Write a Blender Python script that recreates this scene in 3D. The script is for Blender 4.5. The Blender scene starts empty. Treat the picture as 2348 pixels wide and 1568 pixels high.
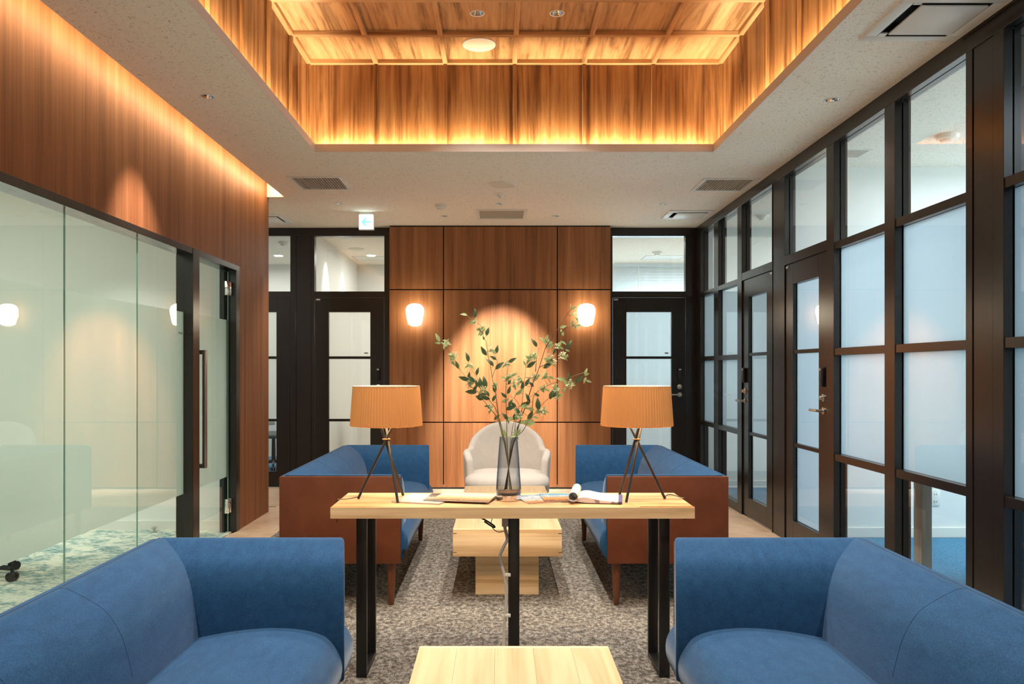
import bpy, bmesh, math, random
from mathutils import Vector, Matrix, Quaternion
random.seed(7)
S = bpy.context.scene
C = S.collection
PI = math.pi
V = Vector

# ------------------------------------------------------------------ camera, world, exposure
cam_d = bpy.data.cameras.new('camera')
cam = bpy.data.objects.new('camera', cam_d); C.objects.link(cam)
cam.location = (0, 0, 1.27); cam.rotation_euler = (PI/2, 0, 0)
cam_d.sensor_width = 36; cam_d.lens = 28.0
cam_d.shift_x = 31/2348; cam_d.shift_y = 63/2348
cam_d.clip_start = .05; cam_d.clip_end = 60
S.camera = cam
S.view_settings.view_transform = 'Standard'; S.view_settings.look = 'None'
S.view_settings.gamma = 1; S.view_settings.use_curve_mapping = False
S.view_settings.exposure = 1.18
cy = S.cycles
cy.use_denoising = True
cy.max_bounces = 8; cy.diffuse_bounces = 5; cy.glossy_bounces = 4
cy.transmission_bounces = 8; cy.transparent_max_bounces = 16
cy.caustics_reflective = False; cy.caustics_refractive = False
cy.sample_clamp_indirect = 6.0
w = bpy.data.worlds.new('sky'); S.world = w; w.use_nodes = True
w.node_tree.nodes['Background'].inputs[0].default_value = (.62, .82, 1, 1)
w.node_tree.nodes['Background'].inputs[1].default_value = 1.2

def light(kind, loc, d, power, col, **k):
    l = bpy.data.lights.new(k.pop('name', 'lamp'), kind)
    l.energy = power; l.color = col
    for a, b in k.items(): setattr(l, a, b)
    o = bpy.data.objects.new(l.name, l); C.objects.link(o)
    o.location = loc
    o.rotation_euler = V(d).to_track_quat('-Z', 'Y').to_euler()
    return o
WARM = (1, .82, .54); SOFT = (1, .91, .80); NEUT = (1, .95, .86); DAY = (.70, .90, 1)
# daylight through the outside windows of the rooms on the right
for y in (1.7, 4.8, 7.4):
    light('AREA', (5.5, y, 1.5), (-1, 0, 0), 26 if y < 6 else 17, DAY, name='daylight', shape='RECTANGLE', size=1.9, size_y=1.9)
light('AREA', (3.1, 11.55, 1.75), (0, -1, 0), 28, DAY, name='daylight', shape='RECTANGLE', size=3, size_y=1.5)
# overhead light of the side rooms, partly added fill
light('AREA', (-4.1, 3.4, 2.74), (0, 0, -1), 37, (.92, 1, .95), name='room_light', shape='RECTANGLE', size=2.4, size_y=3.6)
for x in (-2.9, -3.9, -4.9):  # unseen spots added to brighten the lower end wall of the meeting room
    light('SPOT', (x, 5.1, 2.74), (0, 1.15, -2.3), 52, (.97, .98, .93), name='room_fill_spot', spot_size=math.radians(64), spot_blend=.9, shadow_soft_size=.05)
for y, p in ((4.8, 24), (1.7, 20)):  # unseen lights added to brighten the walls and ceilings of the right rooms
    light('AREA', (3.9, y, 2.74), (0, 0, -1), p, (.84, .93, 1), name='room_light', shape='RECTANGLE', size=2.2, size_y=1.5)
light('AREA', (-3.3, 10.2, 2.74), (0, 0, -1), 18, NEUT, name='room_light', shape='RECTANGLE', size=1.6, size_y=2)
light('AREA', (-.5, 10.2, 2.74), (0, 0, -1), 26, NEUT, name='room_light', shape='RECTANGLE', size=2.2, size_y=2)
light('AREA', (3.1, 10.2, 2.74), (0, 0, -1), 26, (.95, .97, 1), name='room_light', shape='RECTANGLE', size=2.4, size_y=2)
light('AREA', (3.9, 7.3, 2.74), (0, 0, -1), 15, NEUT, name='room_light', shape='RECTANGLE', size=2.0, size_y=1.6)
light('AREA', (-3.6, 7.9, 2.74), (0, 0, -1), 8, NEUT, name='room_light', shape='RECTANGLE', size=1.6, size_y=.8)

# ------------------------------------------------------------------ helpers: objects
def put(o, parent=None):
    C.objects.link(o)
    if parent: o.parent = parent
    return o
def tag(o, label=None, cat=None, group=None, kind=None):
    if label: o['label'] = label
    if cat: o['category'] = cat
    if group: o['group'] = group
    if kind: o['kind'] = kind
    return o
def thing(name, label, cat, loc=(0, 0, 0), rz=0, group=None):
    o = bpy.data.objects.new(name, None); C.objects.link(o)
    o.empty_display_size = .1
    o.location = loc; o.rotation_euler = (0, 0, rz)
    return tag(o, label, cat, group)
def struct(name, label, loc=(0, 0, 0), mesh=None):
    o = bpy.data.objects.new(name, mesh); C.objects.link(o)
    o.location = loc
    return tag(o, label, name.split('_')[0], None, 'structure')
def copy_tree(o, loc, rz=None, label=None):
    def cp(a, par):
        b = a.copy(); C.objects.link(b)
        if par: b.parent = par
        for ch in list(a.children): cp(ch, b)
        return b
    c = cp(o, None); c.location = loc
    if rz is not None: c.rotation_euler = (0, 0, rz)
    if label: c['label'] = label
    return c

class MB:
    def __init__(s): s.v = []; s.f = []; s.m = []
    def add(s, vs, fs, mi=0):
        n = len(s.v); s.v += [tuple(p) for p in vs]
        s.f += [tuple(i+n for i in f) for f in fs]; s.m += [mi]*len(fs); return s
    def box(s, x0, x1, y0, y1, z0, z1, mi=0):
        if x0 > x1: x0, x1 = x1, x0
        if y0 > y1: y0, y1 = y1, y0
        if z0 > z1: z0, z1 = z1, z0
        return s.add([(x0,y0,z0),(x1,y0,z0),(x1,y1,z0),(x0,y1,z0),(x0,y0,z1),(x1,y0,z1),(x1,y1,z1),(x0,y1,z1)],
              [(0,3,2,1),(4,5,6,7),(0,1,5,4),(1,2,6,5),(2,3,7,6),(3,0,4,7)], mi)
    def tube(s, pts, r, n=8, cap=True, mi=0):
        pts = [V(p) for p in pts]
        rs = r if isinstance(r, (list, tuple)) else [r]*len(pts)
        vs = []; fs = []; up = None
        for i, p in enumerate(pts):
            d = (pts[min(i+1, len(pts)-1)] - pts[max(i-1, 0)]).normalized()
            if up is None:
                up = V((0,0,1)) if abs(d.z) < .9 else V((1,0,0))
            a = d.cross(up).normalized(); b = a.cross(d).normalized(); up = b
            for k in range(n):
                t = 2*PI*k/n
                vs.append(p + a*math.cos(t)*rs[i] + b*math.sin(t)*rs[i])
        for i in range(len(pts)-1):
            for k in range(n):
                fs.append((i*n+k, i*n+(k+1) % n, (i+1)*n+(k+1) % n, (i+1)*n+k))
        if cap:
            fs.append(tuple(range(n))[::-1]); fs.append(tuple((len(pts)-1)*n+k for k in range(n)))
        return s.add(vs, fs, mi)
    def lathe(s, prof, n=32, c=(0,0,0), mi=0, close=True, radf=None, axis=None):
        vs = []; fs = []
        for r, z in prof:
            for k in range(n):
                t = 2*PI*k/n; rr = r if radf is None else r + radf(k)
                vs.append(V((rr*math.cos(t), rr*math.sin(t), z)))
        if axis is not None:
            q = V((0,0,1)).rotation_difference(V(axis)); vs = [q @ p for p in vs]
        vs = [p + V(c) for p in vs]
        for i in range(len(prof)-1):
            for k in range(n):
                fs.append((i*n+k, i*n+(k+1) % n, (i+1)*n+(k+1) % n, (i+1)*n+k))
        if close:
            fs.append(tuple(range(n))[::-1]); fs.append(tuple((len(prof)-1)*n+k for k in range(n)))
        return s.add(vs, fs, mi)
    def prism(s, prof, axis, a0, a1, r=0.0, mi=0):
        """2D closed profile swept along an axis with softly rounded ends. axis 'y': profile (x,z); 'x': (y,z); 'z': (x,y)"""
        n = len(prof)
        ar = sum(prof[i][0]*prof[(i+1) % n][1]-prof[(i+1) % n][0]*prof[i][1] for i in range(n))
        sg = 1 if ar > 0 else -1
        nr = []
        for i in range(n):
            p, q = V(prof[i-1]), V(prof[(i+1) % n]); d = (q-p)
            d = d.normalized() if d.length > 1e-9 else V((1, 0))
            nr.append(V((d.y, -d.x))*sg)
        st = [(a0, 0), (a1, 0)]
        if r > 0:
            st = [(a0, r), (a0+r*.13, r*.5), (a0+r*.5, r*.13), (a0+r, 0), (a1-r, 0), (a1-r*.5, r*.13), (a1-r*.13, r*.5), (a1, r)]
        vs = []
        for a, ins in st:
            for i in range(n):
                u = prof[i][0]-nr[i].x*ins; z = prof[i][1]-nr[i].y*ins
                vs.append((u, a, z) if axis == 'y' else (a, u, z) if axis == 'x' else (u, z, a))
        fs = []
        for i in range(len(st)-1):
            for k in range(n):
                fs.append((i*n+k, i*n+(k+1) % n, (i+1)*n+(k+1) % n, (i+1)*n+k))
        fs.append(tuple(range(n))[::-1]); fs.append(tuple((len(st)-1)*n+k for k in range(n)))
        return s.add(vs, fs, mi)
    def mesh(s, name, mats, bevel=0, seg=2, smooth=True, ang=40):
        me = bpy.data.meshes.new(name)
        me.from_pydata(s.v, [], s.f)
        if not isinstance(mats, (list, tuple)): mats = [mats]
        for m in mats: me.materials.append(m)
        me.polygons.foreach_set('material_index', s.m)
        bm = bmesh.new(); bm.from_mesh(me)
        bmesh.ops.recalc_face_normals(bm, faces=bm.faces)
        if bevel:
            bm.edges.ensure_lookup_table()
            es = [e for e in bm.edges if len(e.link_faces) == 2 and e.calc_face_angle(0) > math.radians(30)]
            bmesh.ops.bevel(bm, geom=es, offset=bevel, segments=seg, affect='EDGES', profile=.5, clamp_overlap=True)
        bm.to_mesh(me); bm.free()
        if smooth:
            me.polygons.foreach_set('use_smooth', [True]*len(me.polygons))
            me.set_sharp_from_angle(angle=math.radians(ang))
        me.update()
        return me
    def build(s, name, mats, parent=None, bevel=0, seg=2, smooth=True, ang=40, label=None):
        o = bpy.data.objects.new(name, s.mesh(name, mats, bevel, seg, smooth, ang))
        put(o, parent)
        if label: o['label'] = label
        return o
def box(name, mat, parent, x0, x1, y0, y1, z0, z1, bevel=0, label=None):
    return MB().box(x0, x1, y0, y1, z0, z1).build(name, mat, parent, bevel=bevel, smooth=bevel > 0, label=label)
def smooth_curve(pts, n=4):
    out = []
    P = [V(p) for p in pts]
    for i in range(len(P)-1):
        p0, p1, p2, p3 = P[max(i-1, 0)], P[i], P[i+1], P[min(i+2, len(P)-1)]
        for k in range(n):
            t = k/n
            out.append(.5*((2*p1)+(p2-p0)*t+(2*p0-5*p1+4*p2-p3)*t*t+(3*p1-p0-3*p2+p3)*t*t*t))
    out.append(P[-1]); return out
def sheet(name, mat, parent, outer, holes, z):
    """flat sheet at height z facing down, with holes (lists of 2D points)"""
    bm = bmesh.new(); es = []
    for loop in [outer]+holes:
        vs = [bm.verts.new((x, y, z)) for x, y in loop]
        for i in range(len(vs)): es.append(bm.edges.new((vs[i], vs[(i+1) % len(vs)])))
    bmesh.ops.triangle_fill(bm, use_beauty=True, use_dissolve=False, edges=es, normal=(0, 0, -1))
    for f in bm.faces:
        if f.normal.z > 0: f.normal_flip()
    me = bpy.data.meshes.new(name); bm.to_mesh(me); bm.free(); me.materials.append(mat)
    o = bpy.data.objects.new(name, me); put(o, parent); return o
def circle(x, y, r, n=20): return [(x+r*math.cos(2*PI*k/n), y+r*math.sin(2*PI*k/n)) for k in range(n)]
def rect(x0, x1, y0, y1): return [(x0, y0), (x1, y0), (x1, y1), (x0, y1)]

# ------------------------------------------------------------------ helpers: materials
class NT:
    def __init__(s, name):
        s.m = bpy.data.materials.new(name); s.m.use_nodes = True
        s.t = s.m.node_tree; s.b = s.t.nodes['Principled BSDF']; s.o = s.t.nodes['Material Output']
    def n(s, typ, ins=None, **k):
        d = s.t.nodes.new('ShaderNode'+typ)
        for a, b in k.items(): setattr(d, a, b)
        for a, b in (ins or {}).items(): s.set(d.inputs[a], b)
        return d
    def set(s, sock, val):
        if isinstance(val, bpy.types.NodeSocket): s.t.links.new(val, sock)
        else: sock.default_value = val
    def p(s, **k):
        for a, b in k.items(): s.set(s.b.inputs[a.replace('_', ' ')], b)
    def ramp(s, fac, stops, interp='LINEAR'):
        r = s.n('ValToRGB'); s.t.links.new(fac, r.inputs[0]); r.color_ramp.interpolation = interp
        e = r.color_ramp.elements
        while len(e) > 1: e.remove(e[-1])
        e[0].position = stops[0][0]; e[0].color = (*stops[0][1], 1)
        for q, c in stops[1:]:
            x = e.new(q); x.color = (*c, 1)
        return r.outputs[0]
    def coords(s, scale=(1, 1, 1), rnd=0.0):
        v = s.n('TexCoord').outputs['Object']
        if rnd:
            i = s.n('ObjectInfo').outputs['Random']
            mul = s.n('Math', {0: i, 1: rnd}, operation='MULTIPLY').outputs[0]
            cv = s.n('CombineXYZ', {0: mul, 1: mul, 2: mul}).outputs[0]
            v = s.n('VectorMath', {0: v, 1: cv}, operation='ADD').outputs[0]
        return s.n('Mapping', {'Vector': v, 'Scale': scale}).outputs[0]
    def noise(s, v, scale, detail=4, rough=.6, dist=0.0):
        return s.n('TexNoise', {'Vector': v, 'Scale': scale, 'Detail': detail, 'Roughness': rough, 'Distortion': dist}).outputs['Fac']
    def mix(s, fac, a, b, mode='MIX'):
        m = s.n('Mix', data_type='RGBA', blend_type=mode)
        s.set(m.inputs[0], fac); s.set(m.inputs[6], a if isinstance(a, bpy.types.NodeSocket) else (*a, 1))
        s.set(m.inputs[7], b if isinstance(b, bpy.types.NodeSocket) else (*b, 1)); return m.outputs[2]
    def bump(s, h, strength=.2, dist=.002):
        s.p(Normal=s.n('Bump', {'Height': h, 'Strength': strength, 'Distance': dist}).outputs[0])

def plain(name, col, rough=.5, metal=0.0, spec=.5, **k):
    t = NT(name); t.p(Base_Color=(*col, 1), Roughness=rough, Metallic=metal)
    t.b.inputs['Specular IOR Level'].default_value = spec
    for a, b in k.items(): t.p(**{a: b})
    return t.m
def emit(name, col, st):
    t = NT(name); t.p(Base_Color=(*col, 1), Emission_Color=(*col, 1), Emission_Strength=st); return t.m
def wood(name, dark, mid, lite, axis, rough=.42, broad=3.0, fine=70, spec=.4, rnd=60.0, stretch=.10, dist=1.0, fig=.55, con=.15):
    t = NT(name)
    a = [1.0, 1.0, 1.0]; a[axis] = stretch
    b = [1.0, 1.0, 1.0]; b[axis] = .025
    v1 = t.coords(a, rnd); v2 = t.coords(b, rnd)
    n1 = t.noise(v1, broad, 5, .62, dist)
    n2 = t.noise(v2, fine, 3, .7)
    n3 = t.noise(v2, fine*.22, 2, .6)
    f = t.n('Math', {0: n1, 1: fig}, operation='MULTIPLY').outputs[0]
    f = t.n('Math', {0: n3, 1: .75-fig/2, 2: f}, operation='MULTIPLY_ADD').outputs[0]
    f = t.n('Math', {0: n2, 1: .55-fig/2, 2: f}, operation='MULTIPLY_ADD').outputs[0]
    f = t.n('Math', {0: f, 1: .135}, operation='SUBTRACT').outputs[0]
    col = t.ramp(f, [(.52-con, dark), (.52, mid), (.52+con*1.1, lite)])
    t.p(Base_Color=col, Roughness=rough); t.b.inputs['Specular IOR Level'].default_value = spec
    t.bump(n2, .06, .001)
    return t.m
def fabric(name, a, b, scale=420, rough=.85, stretch=(1, 1, 1), sheen=.15):
    t = NT(name)
    v = t.coords(stretch)
    n = t.noise(v, scale, 2, .7); m = t.noise(v, scale*.09, 3, .6)
    f = t.n('Math', {0: n, 1: .7}, operation='MULTIPLY').outputs[0]
    f = t.n('Math', {0: m, 1: .3, 2: f}, operation='MULTIPLY_ADD').outputs[0]
    t.p(Base_Color=t.ramp(f, [(.36, a), (.66, b)]), Roughness=rough)
    t.b.inputs['Specular IOR Level'].default_value = .2
    t.b.inputs['Sheen Weight'].default_value = sheen; t.b.inputs['Sheen Roughness'].default_value = .4; t.p(Sheen_Tint=(.86, .92, 1, 1))
    t.bump(n, .25, .001)
    return t.m
def glass(name, tint, ior=1.55):
    """architectural pane: clear transmission with a Fresnel mirror on the side one looks at"""
    t = NT(name)
    tr = t.n('BsdfTransparent', {'Color': (*tint, 1)}).outputs[0]
    gl = t.n('BsdfGlossy', {'Color': (1, 1, 1, 1), 'Roughness': 0.0}).outputs[0]
    fr = t.n('Fresnel', {'IOR': ior}).outputs[0]
    bf = t.n('NewGeometry').outputs['Backfacing']
    inv = t.n('Math', {0: 1.0, 1: bf}, operation='SUBTRACT').outputs[0]
    f = t.n('Math', {0: fr, 1: inv}, operation='MULTIPLY').outputs[0]
    mx = t.n('MixShader', {0: f, 1: tr, 2: gl}).outputs[0]
    t.t.links.new(mx, t.o.inputs[0]); return t.m
def frost(name, col, clear=.25):
    t = NT(name)
    tl = t.n('BsdfTranslucent', {'Color': (*col, 1)}).outputs[0]
    df = t.n('BsdfDiffuse', {'Color': (*[c*.8 for c in col], 1)}).outputs[0]
    rf = t.n('BsdfRefraction', {'Color': (*col, 1), 'Roughness': .62, 'IOR': 1.12}).outputs[0]
    a = t.n('MixShader', {0: clear, 1: tl, 2: rf}).outputs[0]
    b = t.n('MixShader', {0: .22, 1: a, 2: df}).outputs[0]
    t.t.links.new(b, t.o.inputs[0]); return t.m

M = {}
M['wood_wall'] = wood('walnut_laminate', (.120, .045, .018), (.210, .086, .037), (.310, .138, .064), 2, rough=.5, broad=2.2, fine=60, stretch=.04, dist=.3, fig=.30, con=.22, spec=.08)
M['wood_panel'] = wood('cherry_laminate_panel', (.170, .062, .021), (.290, .115, .042), (.400, .175, .072), 2, rough=.40, broad=4.5, fine=75, stretch=.05, dist=.7, fig=.36, con=.20)
M['coffer_v'] = wood('coffer_oak_wall_shaded', (.085, .030, .009), (.260, .115, .039), (.380, .195, .078), 2, rough=.4, broad=11, stretch=.07, dist=1.6, fig=.50, con=.135)  # same oak as the coffer ceiling, its dimmer lighting put into the colour
M['coffer_h'] = wood('coffer_oak_ceiling_lit', (.190, .090, .030), (.480, .270, .120), (.600, .370, .180), 1, rough=.4, broad=13, stretch=.09, dist=1.8, fig=.55, con=.14)  # coffer oak with the stronger cove light put into the colour
M['coffer_x'] = wood('coffer_batten_oak_lit', (.190, .090, .030), (.480, .270, .120), (.600, .370, .180), 0, rough=.4, broad=6.0)  # battens share the ceiling tones with the cove light in them
M['oak_x'] = wood('pale_oak_lengthwise_lit', (.540, .355, .180), (.740, .535, .300), (.820, .640, .400), 0, rough=.42, broad=11, stretch=.06, dist=1.2, fig=.5, con=.12)  # front light put into the colour, so lighter than the depthwise oak
M['oak_y'] = wood('pale_oak_depthwise', (.400, .285, .150), (.500, .385, .222), (.570, .455, .285), 1, rough=.42, broad=7, stretch=.09, dist=.8, fig=.5)
M['oak_t'] = wood('warm_oak_tabletop', (.350, .160, .065), (.480, .285, .145), (.560, .390, .225), 0, rough=.42, broad=7, stretch=.16, dist=2.4, fig=.62, con=.11)
M['oak_r'] = wood('reddish_oak_board', (.360, .150, .055), (.500, .235, .095), (.600, .310, .140), 0, rough=.4, broad=8)
M['leg_wood'] = wood('brown_stained_leg', (.085, .026, .010), (.140, .045, .018), (.190, .070, .030), 2, rough=.35, fine=120)
M['blue'] = fabric('blue_melange_wool', (.0055, .038, .104), (.016, .080, .185), stretch=(1, .35, 1), sheen=.17)
M['blue_seam'] = plain('dark_blue_stitching', (.012, .044, .105), .9)
def hide():
    t = NT('brown_leather_panel'); v = t.coords(); n = t.noise(v, 5, 4, .6); g = t.noise(v, 260, 2, .6)
    t.p(Base_Color=t.ramp(n, [(.35, (.092, .024, .008)), (.65, (.132, .037, .013))]), Roughness=.5); t.b.inputs['Specular IOR Level'].default_value = .3; t.bump(g, .3, .001); return t.m
M['hide'] = hide()
M['white_fab'] = fabric('white_upholstery', (.66, .62, .57), (.78, .75, .70), 300, sheen=.1)
M['black'] = plain('black_bronze_powder_coat', (.0120, .0092, .0075), .25, 0, .5)
M['black_in'] = plain('black_frame_reveal', (.010, .012, .014), .45)
M['steel_black'] = plain('black_steel_leg', (.006, .006, .006), .35)
M['gap'] = plain('dark_joint', (.012, .005, .003), .8)
M['white'] = plain('white_wall_paint', (.80, .80, .77), .7, 0, .2)
M['white_pl'] = plain('white_plastic', (.78, .76, .70), .45)
M['lip'] = plain('coffer_lip_paint', (.62, .57, .52), .6)
M['cream'] = plain('cream_slot_paint', (.80, .72, .58), .7)
M['chrome'] = plain('polished_chrome', (.80, .80, .80), .08, 1)
M['steel'] = plain('brushed_steel', (.62, .58, .52), .28, 1)
M['handle_dark'] = plain('dark_steel_pull', (.26, .25, .25), .30, .9)
M['copper'] = plain('copper_ring', (.55, .22, .10), .3, 1)
M['rod'] = plain('lamp_black_rod', (.012, .011, .012), .35)
M['plastic_black'] = plain('black_plastic', (.008, .008, .009), .35)
M['cable_grey'] = plain('grey_cable_sleeve', (.30, .29, .28), .5)
M['cable_white'] = plain('white_cable_sleeve', (.62, .58, .52), .5)
M['dark_slot'] = plain('dark_slot', (.006, .006, .006), .8)
M['grille'] = plain('grille_slat', (.55, .47, .38), .5)
M['glass_l'] = glass('greenish_partition_glass', (.92, .945, .915), 1.75)
M['glass_r'] = glass('clear_pane_glass', (.95, .98, .985), 1.6)
M['glass_edge'] = plain('green_glass_edge', (.16, .36, .30), .2)
M['frost_l'] = frost('frosted_film_green', (.70, .74, .69), .22)
M['frost_r'] = frost('frosted_film_clear', (.49, .57, .625), .18)
M['frost_b'] = frost('frosted_film_warm', (.94, .94, .90), .12)
M['frost_d'] = frost('frosted_film_dense', (.50, .55, .57), .12)
M['globe'] = emit('opal_glass_lit', (1, .89, .66), 6.2)
M['lamp_on'] = emit('downlight_lens_lit', (1, .96, .86), 12.0)
M['sign_w'] = emit('exit_sign_face', (.86, 1, .98), 2.2)
M['sign_g'] = emit('exit_sign_arrow', (.12, 1, .93), 1.0)
M['sign_s'] = plain('exit_sign_symbol', (.55, .72, .70), .5)
M['led_o'] = emit('orange_led', (1, .55, .15), 2); M['led_g'] = emit('green_led', (.2, 1, .3), 2)
def ceil_mat():
    t = NT('rockwool_ceiling_board'); v = t.coords()
    a = t.coords((1, .45, 1)); b = t.coords((.5, 1, 1))
    n1 = t.noise(a, 105, 2, .5, 1.2); n2 = t.noise(b, 95, 2, .5, 1.2)
    mx = t.n('Math', {0: n1, 1: n2}, operation='MAXIMUM').outputs[0]
    col = t.ramp(mx, [(.635, (.89, .825, .72)), (.69, (.54, .47, .38))])
    t.p(Base_Color=col, Roughness=.85); t.b.inputs['Specular IOR Level'].default_value = .1
    return t.m
M['ceil'] = ceil_mat()
def carpet_mat():
    t = NT('grey_flecked_carpet'); v = t.coords((1, .75, 1))
    n1 = t.noise(v, 46, 6, .74, .3); n2 = t.noise(v, 210, 2, .7)
    f = t.n('Math', {0: n2, 1: .35}, operation='MULTIPLY').outputs[0]
    f = t.n('Math', {0: n1, 1: .65, 2: f}, operation='MULTIPLY_ADD').outputs[0]
    t.p(Base_Color=t.ramp(f, [(.41, (.056, .051, .044)), (.49, (.130, .118, .102)), (.565, (.33, .305, .265))]), Roughness=.95)
    t.b.inputs['Specular IOR Level'].default_value = .1
    t.bump(n2, .5, .004); return t.m
M['carpet'] = carpet_mat()
def blot():
    t = NT('teal_blotched_carpet'); v = t.coords((.8, 1.2, 1))
    n1 = t.noise(v, 6.5, 8, .74, .4); n2 = t.noise(t.coords((.5, 1.5, 1)), 50, 3, .7)
    f = t.n('Math', {0: n2, 1: .4}, operation='MULTIPLY').outputs[0]
    f = t.n('Math', {0: n1, 1: .6, 2: f}, operation='MULTIPLY_ADD').outputs[0]
    t.p(Base_Color=t.ramp(f, [(.36, (.07, .15, .16)), (.46, (.24, .38, .37)), (.525, (.70, .72, .60)), (.7, (.80, .78, .66))]), Roughness=.95); return t.m
M['blot'] = blot()
def bluecarpet():
    t = NT('blue_carpet'); v = t.coords(); n = t.noise(v, 60, 5, .8)
    t.p(Base_Color=t.ramp(n, [(.35, (.03, .13, .25)), (.65, (.09, .27, .42))]), Roughness=.95); return t.m
M['bluecarpet'] = bluecarpet()
def tile_mat():
    t = NT('beige_stone_tile'); v = t.coords((1, 1, 1), 40); n = t.noise(v, 5, 7, .65, .6)
    t.p(Base_Color=t.ramp(n, [(.32, (.40, .28, .185)), (.66, (.56, .42, .30))]), Roughness=.42); return t.m
M['tile'] = tile_mat()
def shade_mat():
    t = NT('orange_ribbon_shade')
    df = t.n('BsdfDiffuse', {'Color': (.86, .48, .18, 1)}).outputs[0]
    tl = t.n('BsdfTranslucent', {'Color': (.85, .36, .09, 1)}).outputs[0]
    mx = t.n('MixShader', {0: .42, 1: df, 2: tl}).outputs[0]
    t.t.links.new(mx, t.o.inputs[0]); return t.m
M['shade'] = shade_mat()
M['lining'] = plain('cream_shade_lining', (.78, .66, .50), .7)
def vase_mat():
    t = NT('smoked_blue_glass')
    tr = t.n('BsdfTransparent', {'Color': (.88, .89, .90, 1)}).outputs[0]
    gl = t.n('BsdfGlossy', {'Color': (.9, .95, 1, 1), 'Roughness': 0.02}).outputs[0]
    lw = t.n('LayerWeight', {'Blend': .30}).outputs['Facing']
    dk = t.n('BsdfTransparent', {'Color': (.10, .14, .20, 1)}).outputs[0]
    p3 = t.n('Math', {0: lw, 1: 1.35}, operation='POWER').outputs[0]
    body = t.n('MixShader', {0: p3, 1: tr, 2: dk}).outputs[0]
    fr = t.n('Fresnel', {'IOR': 1.45}).outputs[0]
    bf = t.n('NewGeometry').outputs['Backfacing']
    inv = t.n('Math', {0: 1.0, 1: bf}, operation='SUBTRACT').outputs[0]
    f = t.n('Math', {0: fr, 1: inv}, operation='MULTIPLY').outputs[0]
    mx = t.n('MixShader', {0: f, 1: body, 2: gl}).outputs[0]
    t.t.links.new(mx, t.o.inputs[0]); return t.m
M['vase'] = vase_mat()
M['foot'] = plain('silver_foot_metal', (.78, .77, .75), .16, 1)
M['smoke'] = plain('dark_smoked_glass_base', (.035, .038, .042), .12)
def leafm(name, a, b, tr=.25):
    t = NT(name); v = t.coords((1, 1, 1), 30); n = t.noise(v, 60, 3, .6)
    t.p(Base_Color=t.ramp(n, [(.35, a), (.65, b)]), Roughness=.42)
    tl = t.n('BsdfTranslucent', {'Color': (*b, 1)}).outputs[0]
    mx = t.n('MixShader', {0: tr, 1: t.b.outputs[0], 2: tl}).outputs[0]
    t.t.links.new(mx, t.o.inputs[0]); return t.m
M['leaf_d'] = leafm('dark_green_leaf', (.030, .068, .024), (.080, .130, .055))
M['leaf_l'] = leafm('pale_green_leaf', (.22, .33, .11), (.38, .48, .22), .3)
M['blossom'] = leafm('cream_blossom', (.56, .60, .34), (.74, .76, .54), .3)
M['stem_g'] = plain('green_stem', (.16, .15, .05), .6)
M['stem_b'] = plain('brown_twig', (.055, .026, .014), .6)
def cover(name, stops, scale, axis=1, dist=1.0, rough=.25):
    t = NT(name); v = t.n('TexCoord').outputs['Generated']
    sep = t.n('SeparateXYZ', {0: v}).outputs
    n = t.noise(t.n('Mapping', {'Vector': v, 'Scale': (3, 3, 1)}).outputs[0], scale, 5, .65, dist)
    f = t.n('Math', {0: n, 1: 1.1, 2: -.55}, operation='MULTIPLY_ADD').outputs[0]
    f = t.n('Math', {0: sep[axis], 1: f}, operation='ADD').outputs[0]
    t.p(Base_Color=t.ramp(f, stops), Roughness=rough); return t.m
M['cov_sea'] = cover('seaside_cover', [(.0, (0.341, 0.186, 0.099)), (.18, (0.384, 0.099, 0.031)), (.3, (0.384, 0.372, 0.341)), (.5, (0.124, 0.260, 0.341)), (.72, (0.465, 0.496, 0.508)), (.86, (0.062, 0.205, 0.384))], 3)
M['cov_isle'] = cover('island_cover', [(.0, (0.136, 0.062, 0.037)), (.25, (0.341, 0.149, 0.050)), (.4, (0.372, 0.236, 0.087)), (.52, (0.074, 0.155, 0.211)), (.62, (0.384, 0.459, 0.496)), (.8, (0.062, 0.236, 0.384))], 4)
M['cov_pale'] = cover('pale_cover', [(.0, (0.384, 0.341, 0.298)), (.3, (0.260, 0.248, 0.223)), (.45, (0.465, 0.434, 0.397)), (.7, (0.285, 0.273, 0.310)), (.85, (0.496, 0.471, 0.446))], 5, dist=2)
M['cov_dark'] = cover('dusky_cover', [(.0, (0.099, 0.105, 0.074)), (.3, (0.149, 0.167, 0.136)), (.42, (0.279, 0.384, 0.341)), (.52, (0.136, 0.124, 0.118)), (.8, (0.062, 0.053, 0.050))], 3)
M['cov_gold'] = cover('golden_cover', [(.0, (0.223, 0.124, 0.062)), (.3, (0.384, 0.285, 0.161)), (.5, (0.459, 0.397, 0.285)), (.7, (0.527, 0.508, 0.471)), (.95, (0.434, 0.384, 0.322))], 4, dist=2)
def page():
    t = NT('printed_page'); v = t.n('TexCoord').outputs['Object']
    n = t.noise(t.n('Mapping', {'Vector': v, 'Scale': (1, 2.2, 1)}).outputs[0], 22, 2, .5)
    t.p(Base_Color=t.ramp(n, [(.36, (.22, .20, .22)), (.42, (.60, .585, .57))]), Roughness=.35); return t.m
M['page'] = page()
M['paper'] = plain('white_paper', (.60, .585, .57), .5)
M['navy'] = plain('navy_cover_edge', (.05, .055, .16), .4)
M['grey_post'] = wood('greyed_oak_post', (.30, .24, .19), (.42, .34, .27), (.50, .42, .34), 2)
M['seat_white'] = plain('white_shell', (.72, .72, .70), .5)
M['grey_fab'] = plain('grey_seat_fabric', (.12, .13, .14), .9)
M['blind'] = plain('pale_blue_blind_slat', (.72, .80, .84), .5)
M['cab'] = plain('grey_steel_cabinet', (.42, .45, .43), .5)

CZ = 2.80
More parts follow.
